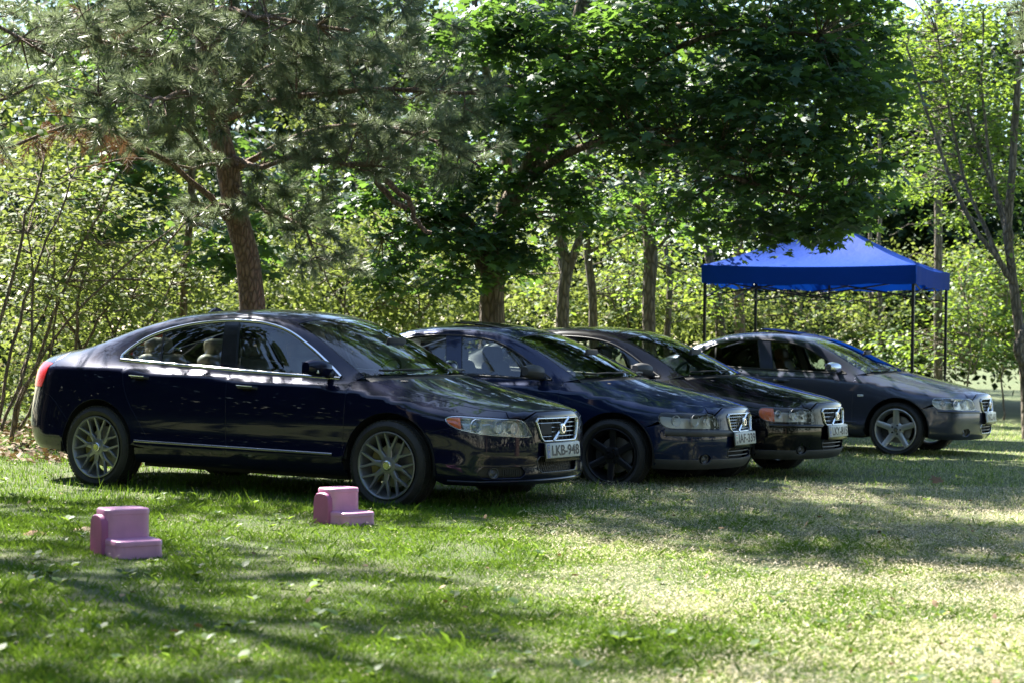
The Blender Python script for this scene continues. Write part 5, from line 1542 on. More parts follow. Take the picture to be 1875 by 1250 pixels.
# ---------------- pines
def pine(name, label, base, trunk, r0, r1, boughs, dead=(), tufts_extra=(), per=52, group=None, length=.128, width=.0032, tw=.15):
    T = empty(name, base); tag(T, label, "tree", group); Mi = np.array(base)
    limb("trunk", [tuple(np.array(p) - Mi) for p in trunk], r0, r1, M['bark_pine'], T, n=22, amp=.012, sides=14, flare=.25)
    tips, dirs, rn = [], [], []
    mb = MB()
    for pts, ra, rb, ntw, spread in boughs:
        P = limb("branch", [tuple(np.array(p) - Mi) for p in pts], ra, rb, M['bark_pine'], T, n=14, amp=.022, sides=7)
        for k in range(int(ntw * 1.25)):
            t = .18 + .82 * rng.random() ** .8; i = min(len(P) - 2, int(t * (len(P) - 1)))
            p0 = P[i]; d0 = P[i + 1] - P[i]; d0 = d0 / (np.linalg.norm(d0) + 1e-9)
            q = rand_unit(1)[0]; q[2] = q[2] * .5 + .05; dv = d0 * .55 + q * .95; dv /= np.linalg.norm(dv)
            L = spread * rng.uniform(.35, 1.0)
            p1 = p0 + dv * L * .55 + rng.normal(size=3) * .03; p2 = p0 + dv * L + np.array((0, 0, .10 * L)) + rng.normal(size=3) * .05
            mb.tube([p0, p1, p2], [rb * .5 + .004, .005, .003], 5, caps=False)
            e = p2 - p1; e /= np.linalg.norm(e) + 1e-9
            tips.append(p2 + e * .05); dirs.append(e)
            for q2 in range(rng.integers(2, 5)):      # side shoots
                s = p1 + (p2 - p1) * rng.random(); w = rand_unit(1)[0] * .9 + e * .7; w[2] = w[2] * .6 + .12; w /= np.linalg.norm(w)
                l2 = rng.uniform(.10, .26); tips.append(s + w * l2); dirs.append(w)
                mb.tube([s, s + w * l2 * .8], [.0035, .0025], 4, caps=False)
    for (c, k, r) in tufts_extra:
        for _ in range(k):
            w = rand_unit(1)[0]; w[2] = abs(w[2]) * .6; w /= np.linalg.norm(w); tips.append(np.array(c) - Mi + rng.normal(size=3) * r); dirs.append(w)
    if mb.v:
        tg = mb.build("twigs", M['bark_pine'], T, smooth=True, angle=80); tg["kind"] = "stuff"
    V, F, A = needle_arrays(np.array(tips), np.array(dirs), per, length, width, 1.0, tw)
    np_mesh("needles", V, F, M['needle'], T, {"rnd": A})
    dt, dd = [], []
    for pts, ra, rb, ntw in dead:                  # bare and browned boughs
        P = limb("dead_branch", [tuple(np.array(p) - Mi) for p in pts], ra, rb, M['bark_pine'], T, n=12, amp=.03, sides=6)
        for k in range(ntw):
            i = rng.integers(int(len(P) * .55), len(P)); w = rand_unit(1)[0]; w[2] -= .5; w /= np.linalg.norm(w); dt.append(P[i] + w * rng.uniform(.1, .3)); dd.append(w)
    if dt:
        V, F, A = needle_arrays(np.array(dt), np.array(dd), 46, length, width * .9, .9, tw)
        np_mesh("brown_needles", V, F, M['dead_needle'], T, {"rnd": A})
    return T

def pine_top(x, y, z0, z1, n, L0):
    out = []
    for k in range(n):
        z = z0 + (z1 - z0) * (k + rng.random()) / n; a = k * 2.4 + rng.random() * .6; L = L0 * (1 - .55 * (z - z0) / (z1 - z0)) * rng.uniform(.75, 1.1)
        p0 = np.array((x, y, z)); dv = np.array((math.cos(a), math.sin(a), .10))
        out.append(([tuple(p0), tuple(p0 + dv * L * .5), tuple(p0 + dv * L * np.array((1, 1, .6)))], .045, .014, 17, .85))
    return out

b0 = gp(472, 19.6)
pine("pine_tree", "leaning pine with bare reddish trunk rising behind the first car's roof", b0,
     [b0, A_(466, 560, 19.6), A_(455, 480, 19.5), A_(436, 400, 19.4), A_(420, 310, 19.3), A_(404, 220, 19.2), A_(388, 120, 19.1), A_(380, -60, 19), A_(375, -400, 19), A_(380, -900, 19)], .145, .07,
     [([A_(400, 200, 19.2), A_(460, 110, 18.3), A_(540, 60, 17.6), A_(640, 20, 17.1)], .045, .015, 34, .75),
      ([A_(402, 230, 19.2), A_(500, 190, 18.4), A_(600, 175, 17.9), A_(720, 165, 17.5), A_(850, 180, 17.3), A_(940, 160, 17.1)], .045, .014, 40, .62),
      ([A_(410, 280, 19.3), A_(480, 300, 18.6), A_(560, 300, 18.1), A_(660, 320, 17.7), A_(740, 270, 17.5)], .04, .012, 34, .62),
      ([A_(425, 340, 19.3), A_(490, 390, 18.8), A_(560, 420, 18.4), A_(590, 500, 18.2)], .03, .010, 20, .5),
      ([A_(395, 160, 19.2), A_(300, 110, 18.2), A_(200, 80, 17.2), A_(90, 60, 16.4)], .045, .015, 36, .75),
      ([A_(400, 210, 19.2), A_(320, 170, 18.2), A_(240, 190, 17.2), A_(150, 170, 16.6)], .04, .014, 30, .7),
      ([A_(405, 240, 19.2), A_(370, 180, 17.8), A_(300, 180, 16.5), A_(275, 200, 15.6)], .035, .012, 14, .45),
      ([A_(385, 80, 19.1), A_(480, 10, 18), A_(600, -20, 17.4), A_(760, 10, 17.1)], .045, .015, 34, .75),
      ([A_(385, 60, 19.1), A_(420, 20, 17.8), A_(500, 30, 16.6), A_(640, 60, 16.0)], .04, .014, 26, .6),
      ([A_(385, 100, 19.1), A_(330, 30, 17.8), A_(250, 20, 16.6)], .04, .014, 26, .7),
      ([A_(415, 300, 19.3), A_(380, 280, 18.6), A_(330, 240, 18.0), A_(260, 250, 17.6)], .03, .01, 10, .5),
      ([A_(440, 420, 19.4), A_(400, 380, 18.8), A_(340, 420, 18.3), A_(300, 460, 18.1)], .022, .008, 5, .35),
      ([A_(420, 320, 19.3), A_(560, 250, 18.9), A_(680, 230, 18.6), A_(800, 260, 18.3), A_(880, 310, 18.1)], .04, .012, 30, .55),
      ([A_(402, 215, 19.2), A_(520, 130, 18.9), A_(640, 120, 18.8), A_(740, 100, 18.8)], .04, .012, 30, .65),
      ([A_(375, -400, 19), A_(200, -500, 18), A_(50, -520, 17.5)], .05, .02, 30, 1.1), ([A_(378, -550, 19), A_(600, -650, 18.4), A_(750, -640, 18)], .05, .02, 30, 1.1),
      ([A_(380, -800, 19), A_(250, -950, 18.5)], .04, .02, 24, 1.0), ([A_(375, -250, 19), A_(560, -300, 19.6), A_(700, -330, 20)], .05, .02, 26, 1.0)]
     + pine_top(-2.75, 19.1, 6.2, 11.8, 32, 2.6),
     dead=[([A_(415, 400, 19.4), A_(340, 330, 18.8), A_(260, 280, 18.2), A_(170, 240, 17.6), A_(60, 260, 17.0), A_(-20, 290, 16.6)], .035, .012, 70),
           ([A_(430, 320, 19.3), A_(320, 325, 19), A_(200, 320, 18.6), A_(110, 330, 18.3)], .02, .006, 4),
           ([A_(300, 170, 18), A_(250, 120, 17.8), A_(190, 60, 17.5), A_(150, 20, 17.4)], .02, .008, 10),
           ([A_(700, 330, 18.4), A_(740, 380, 18.6), A_(790, 430, 18.8)], .035, .02, 0), ([A_(640, 250, 18.6), A_(700, 330, 18.5), A_(745, 385, 18.6)], .035, .03, 0)],
     per=72)

# pine standing out of frame on the left; its boughs reach in at the top and shade the lawn
b0 = (-7.7, 16.4, gz(-7.7, 16.4) - .05)
lb = []
lb += pine_top(-7.7, 16.4, 6.5, 14.2, 27, 2.9)
lb.append(([(-7.7, 16.4, 4.0), (-6.2, 16.5, 4.1), (-4.9, 16.2, 4.0), A_(100, 110, 16)], .05, .012, 26, .7))
lb.append(([(-7.7, 16.4, 3.4), (-6.2, 16.0, 3.6), A_(-40, 200, 15.6), A_(60, 160, 15.2)], .04, .012, 20, .55))
pine("pine_tree", "tall pine whose boughs hang in at the upper corner above the shrub thicket", b0, [b0, (-7.7, 16.4, 4), (-7.75, 16.4, 9), (-7.7, 16.45, 15.5)], .2, .05, lb, per=40, width=.0032)

# pine standing out of frame on the right; two bough ends show
b0 = (5.3, 12.6, gz(5.3, 12.6) - .05)
pine("pine_tree", "pine whose needle-tipped bough ends hang in at the upper corner past the canopy", b0, [b0, (5.3, 12.6, 3), (5.35, 12.6, 6.5)], .15, .05,
     [([(5.3, 12.6, 3.4), (4.4, 12.4, 3.5), A_(1890, 20, 12), A_(1845, 30, 11.8)], .03, .012, 16, .26), ([(5.3, 12.6, 3.1), (4.3, 12.3, 3.2), A_(1900, 100, 11.8), A_(1858, 100, 11.6)], .028, .012, 12, .2)],
     per=60, length=.10)

# ---------------- shrub thicket and woods behind
def wood_mass(name, label, ells, leaf, per, crad, nclump, size, shape='diam', flat=.7):
    C = np.vstack([ell_points(e[:6], int(max(2, nclump * e[3] * e[4] * 3.14 * (e[2] / 3464) ** 2 * (e[6] if len(e) > 6 else 1)))) for e in ells])
    C = C[C[:, 2] > .1]
    sh, fc = {'oval': (OVAL, OVAL_F), 'diam': (DIAM, DIAM_F)}[shape]
    V, F, A = clump_leaves(C, per, crad * rng.uniform(.6, 1.4, len(C)), flat, size, sh, fc, up=.3, droop=.3)
    o = np_mesh(name, V, F, leaf, None, {"rnd": A}); tag(o, label, "foliage", kind="stuff"); return o

wood_mass("undergrowth", "sunlit tangle of yellow-green undergrowth behind the parked cars",
          [(150, 560, 25.5, 330, 170, 2.0, .9), (420, 480, 27, 260, 150, 2.0, .8), (680, 520, 28, 260, 110, 2.0, .9), (900, 480, 30, 300, 140, 2.0, .8), (1150, 540, 30, 260, 80, 1.6, .9), (100, 350, 25, 220, 130, 2.0, .7),
           (640, 400, 29, 200, 100, 2, .6), (1480, 590, 36, 260, 70, 2, .9), (60, 640, 23.5, 120, 140, 1.2, .8), (250, 600, 26, 260, 60, 1.5, 1.0), (560, 575, 27, 300, 55, 1.5, 1.1), (900, 570, 28.5, 300, 50, 1.5, 1.1), (1200, 575, 29.5, 260, 45, 1.4, 1.1), (80, 250, 23, 180, 120, 1.5, .7), (1350, 600, 33, 160, 40, 1.5, 1), (1680, 560, 34.5, 170, 110, 1.6, .9), (1790, 600, 34, 60, 70, 1.2, .9), (1850, 640, 35, 70, 50, 1.0, 1.2), (1760, 660, 36, 100, 35, 1.0, 1.0), (1860, 530, 35, 60, 80, 1.0, 1.0), (330, 260, 27, 330, 120, 2, .5)],
          M['thicket'], 60, .33, 10.5, .085)
wood_mass("shaded_wood", "wood interior with its shade put into dark leaves, behind the sunlit undergrowth",
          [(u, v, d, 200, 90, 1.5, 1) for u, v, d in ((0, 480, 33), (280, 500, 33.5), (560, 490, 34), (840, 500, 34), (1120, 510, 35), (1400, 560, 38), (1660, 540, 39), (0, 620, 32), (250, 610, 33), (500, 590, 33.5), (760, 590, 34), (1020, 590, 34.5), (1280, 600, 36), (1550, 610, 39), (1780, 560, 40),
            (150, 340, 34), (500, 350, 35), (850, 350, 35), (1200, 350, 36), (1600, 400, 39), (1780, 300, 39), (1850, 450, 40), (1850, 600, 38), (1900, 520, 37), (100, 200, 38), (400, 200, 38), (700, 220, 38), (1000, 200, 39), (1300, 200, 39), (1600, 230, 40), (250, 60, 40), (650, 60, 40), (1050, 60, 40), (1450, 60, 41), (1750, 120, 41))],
          M['woodland'], 40, .6, 9.0, .18)  # dark leaf colour puts the wood's inner shade into the gaps
wood_mass("distant_trees", "hazy wall of sunlit woodland filling the view behind everything",
          [(u, v, d, 210, 130, 2.5, 1) for u, v, d in ((0, 150, 42), (250, 120, 44), (500, 150, 42), (760, 160, 43), (1000, 150, 44), (1250, 180, 43), (1500, 200, 44), (1720, 150, 46), (1900, 300, 45),
            (100, 380, 40), (400, 380, 41), (700, 360, 41), (1000, 380, 42), (1300, 400, 42), (1560, 420, 43), (1780, 430, 43), (1300, 300, 40), (1650, 330, 41))] +
          [(u, v, d, 260, 140, 2.5, .8) for u, v, d in ((100, 40, 52), (500, 30, 53), (950, 20, 52), (1350, 60, 54), (300, 250, 50), (800, 260, 50), (1200, 260, 50))],
          M['far_leaf'], 34, .7, 6.5, .19)

def stem_shrub(name, label, u, d, stems, r, crown, leaf='thicket', size=.08, per=34, nclump=24):
    b0 = gp(u, d)
    main = stems[0]
    return tree(name, label, b0, [b0] + [A_(*p) for p in main], [([A_(*p) for p in s], r * .8, r * .35) for s in stems[1:]], crown, M[leaf], M['bark_thin'], r, r * .4, per=per, crad=.3, nclump=nclump, size=size, shape='oval', group="thin-stemmed shrubs in the thicket", flare=.1, cat_='shrub', amp=.02)
stem_shrub("leaning_shrub", "tall shrub with leaning bare stems closest to the first car's tail", 25, 20.5,
           [[(40, 740, 20.5), (85, 640, 20.5), (135, 500, 20.6), (185, 390, 20.7), (215, 320, 20.8)], [(30, 790, 20.5), (60, 700, 20.4), (130, 600, 20.4), (260, 480, 20.4), (360, 390, 20.5)], [(25, 790, 20.5), (50, 650, 20.6), (110, 520, 20.8), (180, 450, 20.9)],
            [(35, 790, 20.5), (70, 720, 20.5), (95, 600, 20.6), (100, 480, 20.8)]], .024,
           [(210, 420, 21, 110, 80, .8, .6), (110, 480, 21.2, 110, 100, .8, .6), (280, 520, 21.5, 120, 70, .8, .45)])
stem_shrub("leaning_shrub", "shrub with crowded upright stems at the picture edge behind the leaf litter", -15, 19.8,
           [[(-10, 700, 19.8), (5, 560, 19.8), (40, 430, 19.9), (80, 300, 20)], [(-10, 790, 19.8), (20, 640, 19.9), (60, 520, 20), (130, 330, 20.2)], [(-5, 790, 19.8), (-5, 640, 19.7), (-10, 480, 19.7)], [(0, 790, 19.8), (40, 690, 19.9), (60, 600, 20.1), (50, 430, 20.2)]], .027,
           [(50, 420, 20.3, 100, 110, .8, .6), (20, 560, 20.3, 80, 90, .7, .6), (100, 320, 20.5, 120, 70, .8, .5)])
stem_shrub("leaning_shrub", "thin-stemmed shrub showing between the pine trunk and the first car's rear window", 210, 23.5,
           [[(215, 620, 23.5), (240, 560, 23.5), (280, 480, 23.5), (300, 420, 23.5)], [(225, 640, 23.5), (300, 560, 23.4), (340, 470, 23.4)], [(215, 640, 23.5), (180, 560, 23.6), (170, 480, 23.7)]], .022,
           [(270, 500, 23.8, 110, 90, .9, .6), (170, 560, 23.8, 90, 80, .8, .6), (360, 540, 24, 90, 60, .8, .6)])
stem_shrub("leaning_shrub", "thin-stemmed shrub right of the pine trunk above the first car's roof", 640, 26.0,
           [[(630, 560, 26), (650, 500, 26), (690, 430, 26)], [(640, 590, 26), (600, 520, 26), (590, 450, 26)], [(645, 590, 26), (720, 540, 26), (760, 500, 26)]], .02,
           [(640, 510, 26.3, 120, 60, .9, .6), (740, 540, 26.5, 100, 50, .8, .6)])

stem_shrub("leaning_shrub", "bushy shrub with a dark broken stub standing close behind the first car's boot", 150, 22.0,
           [[(145, 620, 22), (150, 560, 22), (165, 470, 22.1), (150, 380, 22.2)], [(150, 650, 22), (190, 570, 22), (240, 520, 22.1)], [(148, 650, 22), (110, 560, 22), (90, 470, 22.2)]], .026,
           [(150, 480, 22.4, 100, 80, .8, .6), (210, 560, 22.3, 90, 50, .7, .6), (80, 560, 22.5, 80, 70, .7, .5)])
stem_shrub("leaning_shrub", "loose shrub left of the thick maple trunk with crossing thin stems", 770, 26.5,
           [[(765, 560, 26.5), (755, 500, 26.5), (735, 430, 26.5), (740, 350, 26.6)], [(772, 590, 26.5), (810, 520, 26.4), (840, 470, 26.4)], [(770, 590, 26.5), (720, 540, 26.4), (690, 470, 26.4)]], .022,
           [(780, 560, 26.8, 110, 45, .8, .7), (730, 470, 26.8, 100, 70, .8, .5)])
stem_shrub("leaning_shrub", "pale-leaved shrub seen between the forked tree and the straight dark one", 1135, 28.0,
           [[(1138, 570, 28), (1145, 510, 28), (1150, 440, 28)], [(1133, 590, 28), (1110, 530, 28), (1120, 470, 28)]], .02,
           [(1140, 560, 28.3, 90, 45, .8, .8), (1130, 480, 28.4, 70, 60, .8, .5)])
stem_shrub("leaning_shrub", "green shrub filling the gap under the canopy's middle", 1470, 33.0,
           [[(1470, 580, 33), (1460, 520, 33), (1440, 470, 33)], [(1475, 590, 33), (1510, 540, 33), (1530, 490, 33)]], .02,
           [(1480, 590, 33.3, 130, 50, .9, .8), (1420, 560, 33.5, 90, 50, .8, .7)])
stem_shrub("leaning_shrub", "low green shrub closing the view at the lawn's far corner", 1838, 33.5,
           [[(1838, 640, 33.5), (1836, 590, 33.5), (1845, 530, 33.5)], [(1840, 660, 33.5), (1860, 610, 33.5), (1880, 560, 33.5)]], .02,
           [(1830, 600, 33.8, 60, 55, .9, 1.2), (1870, 570, 34, 60, 80, .9, 1.0), (1790, 500, 34, 70, 60, .9, .9), (1850, 655, 33.6, 50, 25, .7, 1.0)], leaf='light_leaf')
stem_shrub("leaning_shrub", "dark green shrub between the canopy's outer legs and the many-stemmed tree", 1775, 31.0,
           [[(1775, 660, 31), (1770, 600, 31), (1765, 530, 31)], [(1778, 690, 31), (1800, 620, 31), (1815, 560, 31)]], .02,
           [(1780, 620, 31.3, 60, 70, .9, 1.1), (1770, 540, 31.6, 70, 60, .9, .9), (1690, 640, 31.5, 90, 45, .8, .9)], leaf='light_leaf')

# two unseen trees added overhead to keep sky out of the car reflections
for (bx, by, cx_, cy_, cz_, rx, ry, rz, lab) in ((-6.6, 9.2, -4.6, 8.4, 10.2, 3.3, 3.0, 2.0, "unseen broadleaf tree added to block sky from reflections, pine side"),
                                                 (6.4, 5.0, 3.2, 5.2, 10.0, 3.6, 3.2, 2.0, "unseen broadleaf tree added to block sky from reflections, canopy side")):
    b0 = (bx, by, gz(bx, by) - .05); m1 = ((bx + cx_) / 2, (by + cy_) / 2, cz_ - 2.0)
    tree("unseen_tree", lab, b0, [b0, (bx, by, 3.0), ((bx * 3 + cx_) / 4, by, 6.0), m1, (cx_, cy_, cz_ + .5)],
         [([m1, (cx_ + dx * rx * .7, cy_ + dy * ry * .7, cz_)], .06, .02) for dx, dy in ((1, 0), (0, 1), (0, -1), (.7, .7), (-.8, .3))],
         [('w', cx_, cy_, cz_, rx, ry, rz, 1.0)], M['maple'], M['bark_maple'], .2, .06, per=44, crad=.5, nclump=11, size=.16, shape='diam')

# unseen woods round the clearing, packed dense to darken the car reflections
k = 700
ang = rng.uniform(R(150), R(390), k); rad_ = rng.uniform(24, 30, k)
C = [np.stack([rad_ * np.cos(ang), 8 + rad_ * np.sin(ang) * .85, rng.uniform(.5, 13, k)], 1)]
k = 1100
C.append(np.stack([rng.uniform(-24, 24, k), rng.uniform(-20, -3.5, k), rng.uniform(4.0, 13, k)], 1))
k = 250
C.append(np.stack([rng.uniform(-24, 24, k), rng.uniform(-20, -12, k), rng.uniform(.4, 4.5, k)], 1))
k = 1500
zz = rng.uniform(.3, 9.5, k) ; C.append(np.stack([-9.5 - zz * .25 - rng.uniform(0, 6, k), rng.uniform(-4, 21, k), zz], 1))
k = 420
zz = rng.uniform(.3, 9, k); C.append(np.stack([9 + rng.uniform(0, 7, k), rng.uniform(-4, 16, k), zz], 1))
C = np.vstack(C); k = len(C)
V, F, A = clump_leaves(C, 34, 1.15 * rng.uniform(.6, 1.4, k), .7, .38, DIAM, DIAM_F, up=.3, droop=.3)
o = np_mesh("surrounding_trees", V, F, M['woodland'], None, {"rnd": A}); tag(o, "unseen dense woodland edge surrounding the clearing", "foliage", kind="stuff")
# ------------------------------------------------------------------ pop-up canopy
M['tent_blue'] = leafy_mat("canopy_cloth", [(.003, .046, .32), (.004, .052, .36)], (.004, .07, .5), .3, .7, .12)
_n, _l = M['tent_blue'].node_tree.nodes, M['tent_blue'].node_tree.links
_tc = _n.new("ShaderNodeTexCoord"); _f = noise_fac(_n, _l, _tc.outputs["Object"], 3.5, .3, .7, 5, .6)
_bp = _n.new("ShaderNodeBump"); _bp.inputs["Strength"].default_value = .15; _bp.inputs["Distance"].default_value = .05
_l.new(_f, _bp.inputs["Height"]); _l.new(_bp.outputs["Normal"], _n["Principled BSDF"].inputs["Normal"])
M['leg_black'] = pmat("leg_black", (.02, .021, .024), .4, .4)
def canopy(cx, cy, yaw, hs=1.45):
    z0 = gz(cx, cy)
    T = empty("pop_up_canopy", (cx, cy, z0), yaw); tag(T, "blue pop-up canopy with black legs beyond the grey car", "canopy")
    zt, zv, zp = 2.36, 2.11, 3.04; ov = .04; H = hs + ov
    for k in range(4):                              # four roof panels, drooping between ridge poles
        a = k * math.pi / 2; Mr = Matrix.Rotation(a, 4, 'Z'); n_ = 14; rows = []
        for i in range(n_ + 1):
            t = i / n_; row = []                    # 0 at the eave, 1 at the peak
            for j in range(n_ + 1):
                s = -1 + 2 * j / n_; w = H * (1 - t) + .03 * t
                z = zt + (zp - zt) * (t ** 1.25) - .10 * math.sin(math.pi * min(1, t)) * (1 - s * s) ** 1 - .03 * (1 - s * s) * (1 - t)
                row.append(Mr @ Vector((s * w, -(H * (1 - t) + .03 * t), z)))
            rows.append(row)
        MB().grid(rows).build("roof_panel", M['tent_blue'], T, smooth=True)
        rows = []
        for j in range(25):
            s = -1 + 2 * j / 24; sag = .03 * (1 - s * s)
            rows.append([Mr @ Vector((s * H, -H - .004 - .012 * math.sin(j * 1.3) * q, zt - sag - q * (.245 + .012 * math.sin(j * .9)))) for q in (0, .5, 1)])
        MB().grid(rows).build("valance", M['tent_blue'], T, smooth=True)
    for sx in (-1, 1):
        for sy in (-1, 1):
            x, y = sx * hs, sy * hs
            wz_ = Vector((cx, cy, 0)) + Matrix.Rotation(yaw, 3, 'Z') @ Vector((x, y, 0)); zg = gz(wz_.x, wz_.y) - z0
            L = empty("leg"); L.parent = T; L.location = (x, y, 0)
            MB().box(-.02, .02, -.02, .02, zg + .9, zt - .02).build("outer_tube", M['leg_black'], L, bevel=.003)
            MB().box(-.015, .015, -.015, .015, zg + .01, 1.2).build("inner_tube", M['leg_black'], L, bevel=.003)
            MB().box(-.05, .05, -.05, .05, zg - .005, zg + .012).build("foot_plate", M['leg_black'], L)
    for k in range(4):                              # scissor truss on every side
        Mr = Matrix.Rotation(k * math.pi / 2, 4, 'Z')
        for h in range(2):
            xa, xb = (-hs, 0) if h == 0 else (0, hs)
            for za, zb in ((2.16, 1.93), (1.93, 2.16)):
                if h == 1: za, zb = zb, za
                MB().tube([Mr @ Vector((xa, -hs + .02, za)), Mr @ Vector(((xa + xb) / 2, -hs + .02, (za + zb) / 2)), Mr @ Vector((xb, -hs + .02, zb))], .011, 6).build("truss_bar", M['leg_black'], T)
    MB().tube([(0, 0, 1.9), (0, 0, zp - .02)], .016, 8).build("centre_pole", M['leg_black'], T)
    return T
canopy(4.483, 26.8, R(-21.5), 1.42)

# ------------------------------------------------------------------ step stools
M['stool_pink'] = pmat("stool_pink", (.64, .30, .48), .38, noise=.10, nscale=9, bump=.03, bscale=120)
M['stool_shade'] = pmat("stool_pink_shaded", (.42, .11, .26), .45, noise=.08)  # darker pink: shade on the stool's side put into the colour
def rrect(hx, hy, r, n=5):
    out = []
    for cx, cy, a0 in ((hx - r, hy - r, 0), (-hx + r, hy - r, 90), (-hx + r, -hy + r, 180), (hx - r, -hy + r, 270)):
        out += [(cx + r * math.cos(R(a0 + 90 * i / n)), cy + r * math.sin(R(a0 + 90 * i / n))) for i in range(n + 1)]
    return out
def stool(x, y, rz, label, sc=1.0):
    T = empty("step_stool", (x, y, gz(x, y) - .01), rz); tag(T, label, "stool", "pink step stools on the lawn")
    T.scale = (sc, sc, sc)
    def block(name, cx, hx, hy, z0, z1, r, lip, mat):
        prof = [(z0, 1.03), (z1 - .032, 1.0), (z1 - .030, 1.022), (z1 - .014, 1.02), (z1 - .006, 1.0), (z1 - .001, .95), (z1, .88), (z1 - .002, .70), (z1 - .002, .0)] if lip else [(z0, 1.03), (z1 - .012, 1.0), (z1 - .004, .985), (z1, .94), (z1, 0)]
        rows = []
        for z, s in prof:
            rows.append([Vector((cx + px * s, py * s, z)) for px, py in rrect(hx, hy, r)]); rows[-1].append(rows[-1][0])
        MB().grid(rows).build(name, mat, T, smooth=True, angle=30)
    block("upper_step", -.095, .095, .132, 0, .268, .05, True, M['stool_pink'])
    block("lower_step", -.005, .178, .136, 0, .108, .05, True, M['stool_pink'])
    for s in (-1,):                               # side cheek in the shaded pink, rounded at the top
        prof = [(-.185, 0), (-.188, .15), (-.180, .20), (-.155, .228), (-.115, .236), (-.07, .236), (-.035, .226), (-.016, .20), (-.012, .15), (-.010, .0)]
        a_ = [Vector((px, s * .120, z)) for px, z in prof]; b_ = [Vector((px, s * .150, z)) for px, z in prof]; c_ = [Vector((-.1 + (px + .1) * .93, s * .158, z * .97)) for px, z in prof]
        MB().grid([a_, b_, c_]).add(c_, [tuple(range(len(c_)))]).build("side_cheek", M['stool_shade'], T, smooth=True, angle=50)
    return T
p1_ = at(236, 1022, 10.55); p2_ = at(634, 967, 12.6)
stool(p1_[0], 10.55, R(-56), "pink plastic step stool standing alone on the lawn, clear of the cars", 1.0)
stool(p2_[0], 12.6, R(-46), "pink plastic step stool beside the first car's front wheel", .93)

# small things on the lawn
def mound(u, v, d, r, h, label, name, mat):
    p = at(u, v, d); P = []
    for i in range(9):
        t = i / 8; row = []
        for j in range(17):
            a = 2 * math.pi * j / 16; rr_ = r * t * (1 + .18 * math.sin(3 * a + 1) + .1 * math.sin(7 * a))
            x, y = p[0] + rr_ * math.cos(a), d + rr_ * math.sin(a)
            row.append(Vector((x, y, gz(x, y) - .01 + h * (1 - t * t) * (1 + .15 * math.sin(5 * a + t * 9)))))
        row[-1] = row[0].copy(); P.append(row)
    o = MB().grid(P).build(name, mat, None, smooth=True); return o
M['soil'] = pmat("dry_soil", (.25, .19, .125), .95, noise=.35, nscale=30, bump=.8, bscale=60)
o = mound(165, 948, 11.8, .16, .03, "", "molehill", M['soil']); tag(o, "low pale molehill of dry soil behind the lone stool", "molehill")
o = mound(62, 958, 11.5, .09, .03, "", "soil_patch", pmat("brown_soil", (.20, .12, .07), .95, noise=.4, nscale=40, bump=.8, bscale=60)); tag(o, "small brown soil scrape on the lawn at the picture edge", "soil")
p = at(1730, 884, 17.0)
V, F, A = leaf_arrays(np.array([(p[0] - .05, 17.0, gz(p[0], 17) + .07)]), np.array([(.1, -.5, .8)]) / np.linalg.norm((.1, -.5, .8)), np.array([.13]), MAPLE, MAPLE_F)
o = np_mesh("fallen_leaf", V, F, M['litter'], None, {"rnd": A}); tag(o, "curled brown fallen leaf on the grass ahead of the black car", "leaf")

# pinnate green spray reaching in at the left edge
sp = empty("leaf_spray", A_(-30, 260, 14.5)); tag(sp, "bright green pinnate leaf spray reaching in over the browned pine bough", "leaf spray")
so = np.array(A_(-30, 260, 14.5))
for q, (p0, p1) in enumerate((((-30, 245, 14.5), (165, 222, 14.3)), ((-30, 262, 14.6), (70, 240, 14.5)))):
    a_, b_ = at(*p0), at(*p1); ax = [a_ + (b_ - a_) * t + np.array((0, 0, .07 * math.sin(math.pi * t))) for t in np.linspace(0, 1, 9)]
    MB().tube([x - so for x in ax], .004, 5).build("stalk", M['bark_thin'], sp)
    for i in range(2, 9):
        for s in (-1, 1):
            d = (b_ - a_) / np.linalg.norm(b_ - a_); yv = d * .5 + np.array((0, s * .4, -.75)); nr = np.array([(.15, -.75, .55)]) + rng.normal(size=(1, 3)) * .12
            nr /= np.linalg.norm(nr)
            V, F, A = leaf_arrays(np.array([ax[i] - so]), nr, np.array([.095]), OVAL, OVAL_F, np.array([yv]), np.array([.9]))
            np_mesh("leaflet", V, F, M['light_leaf'], sp, {"rnd": A})

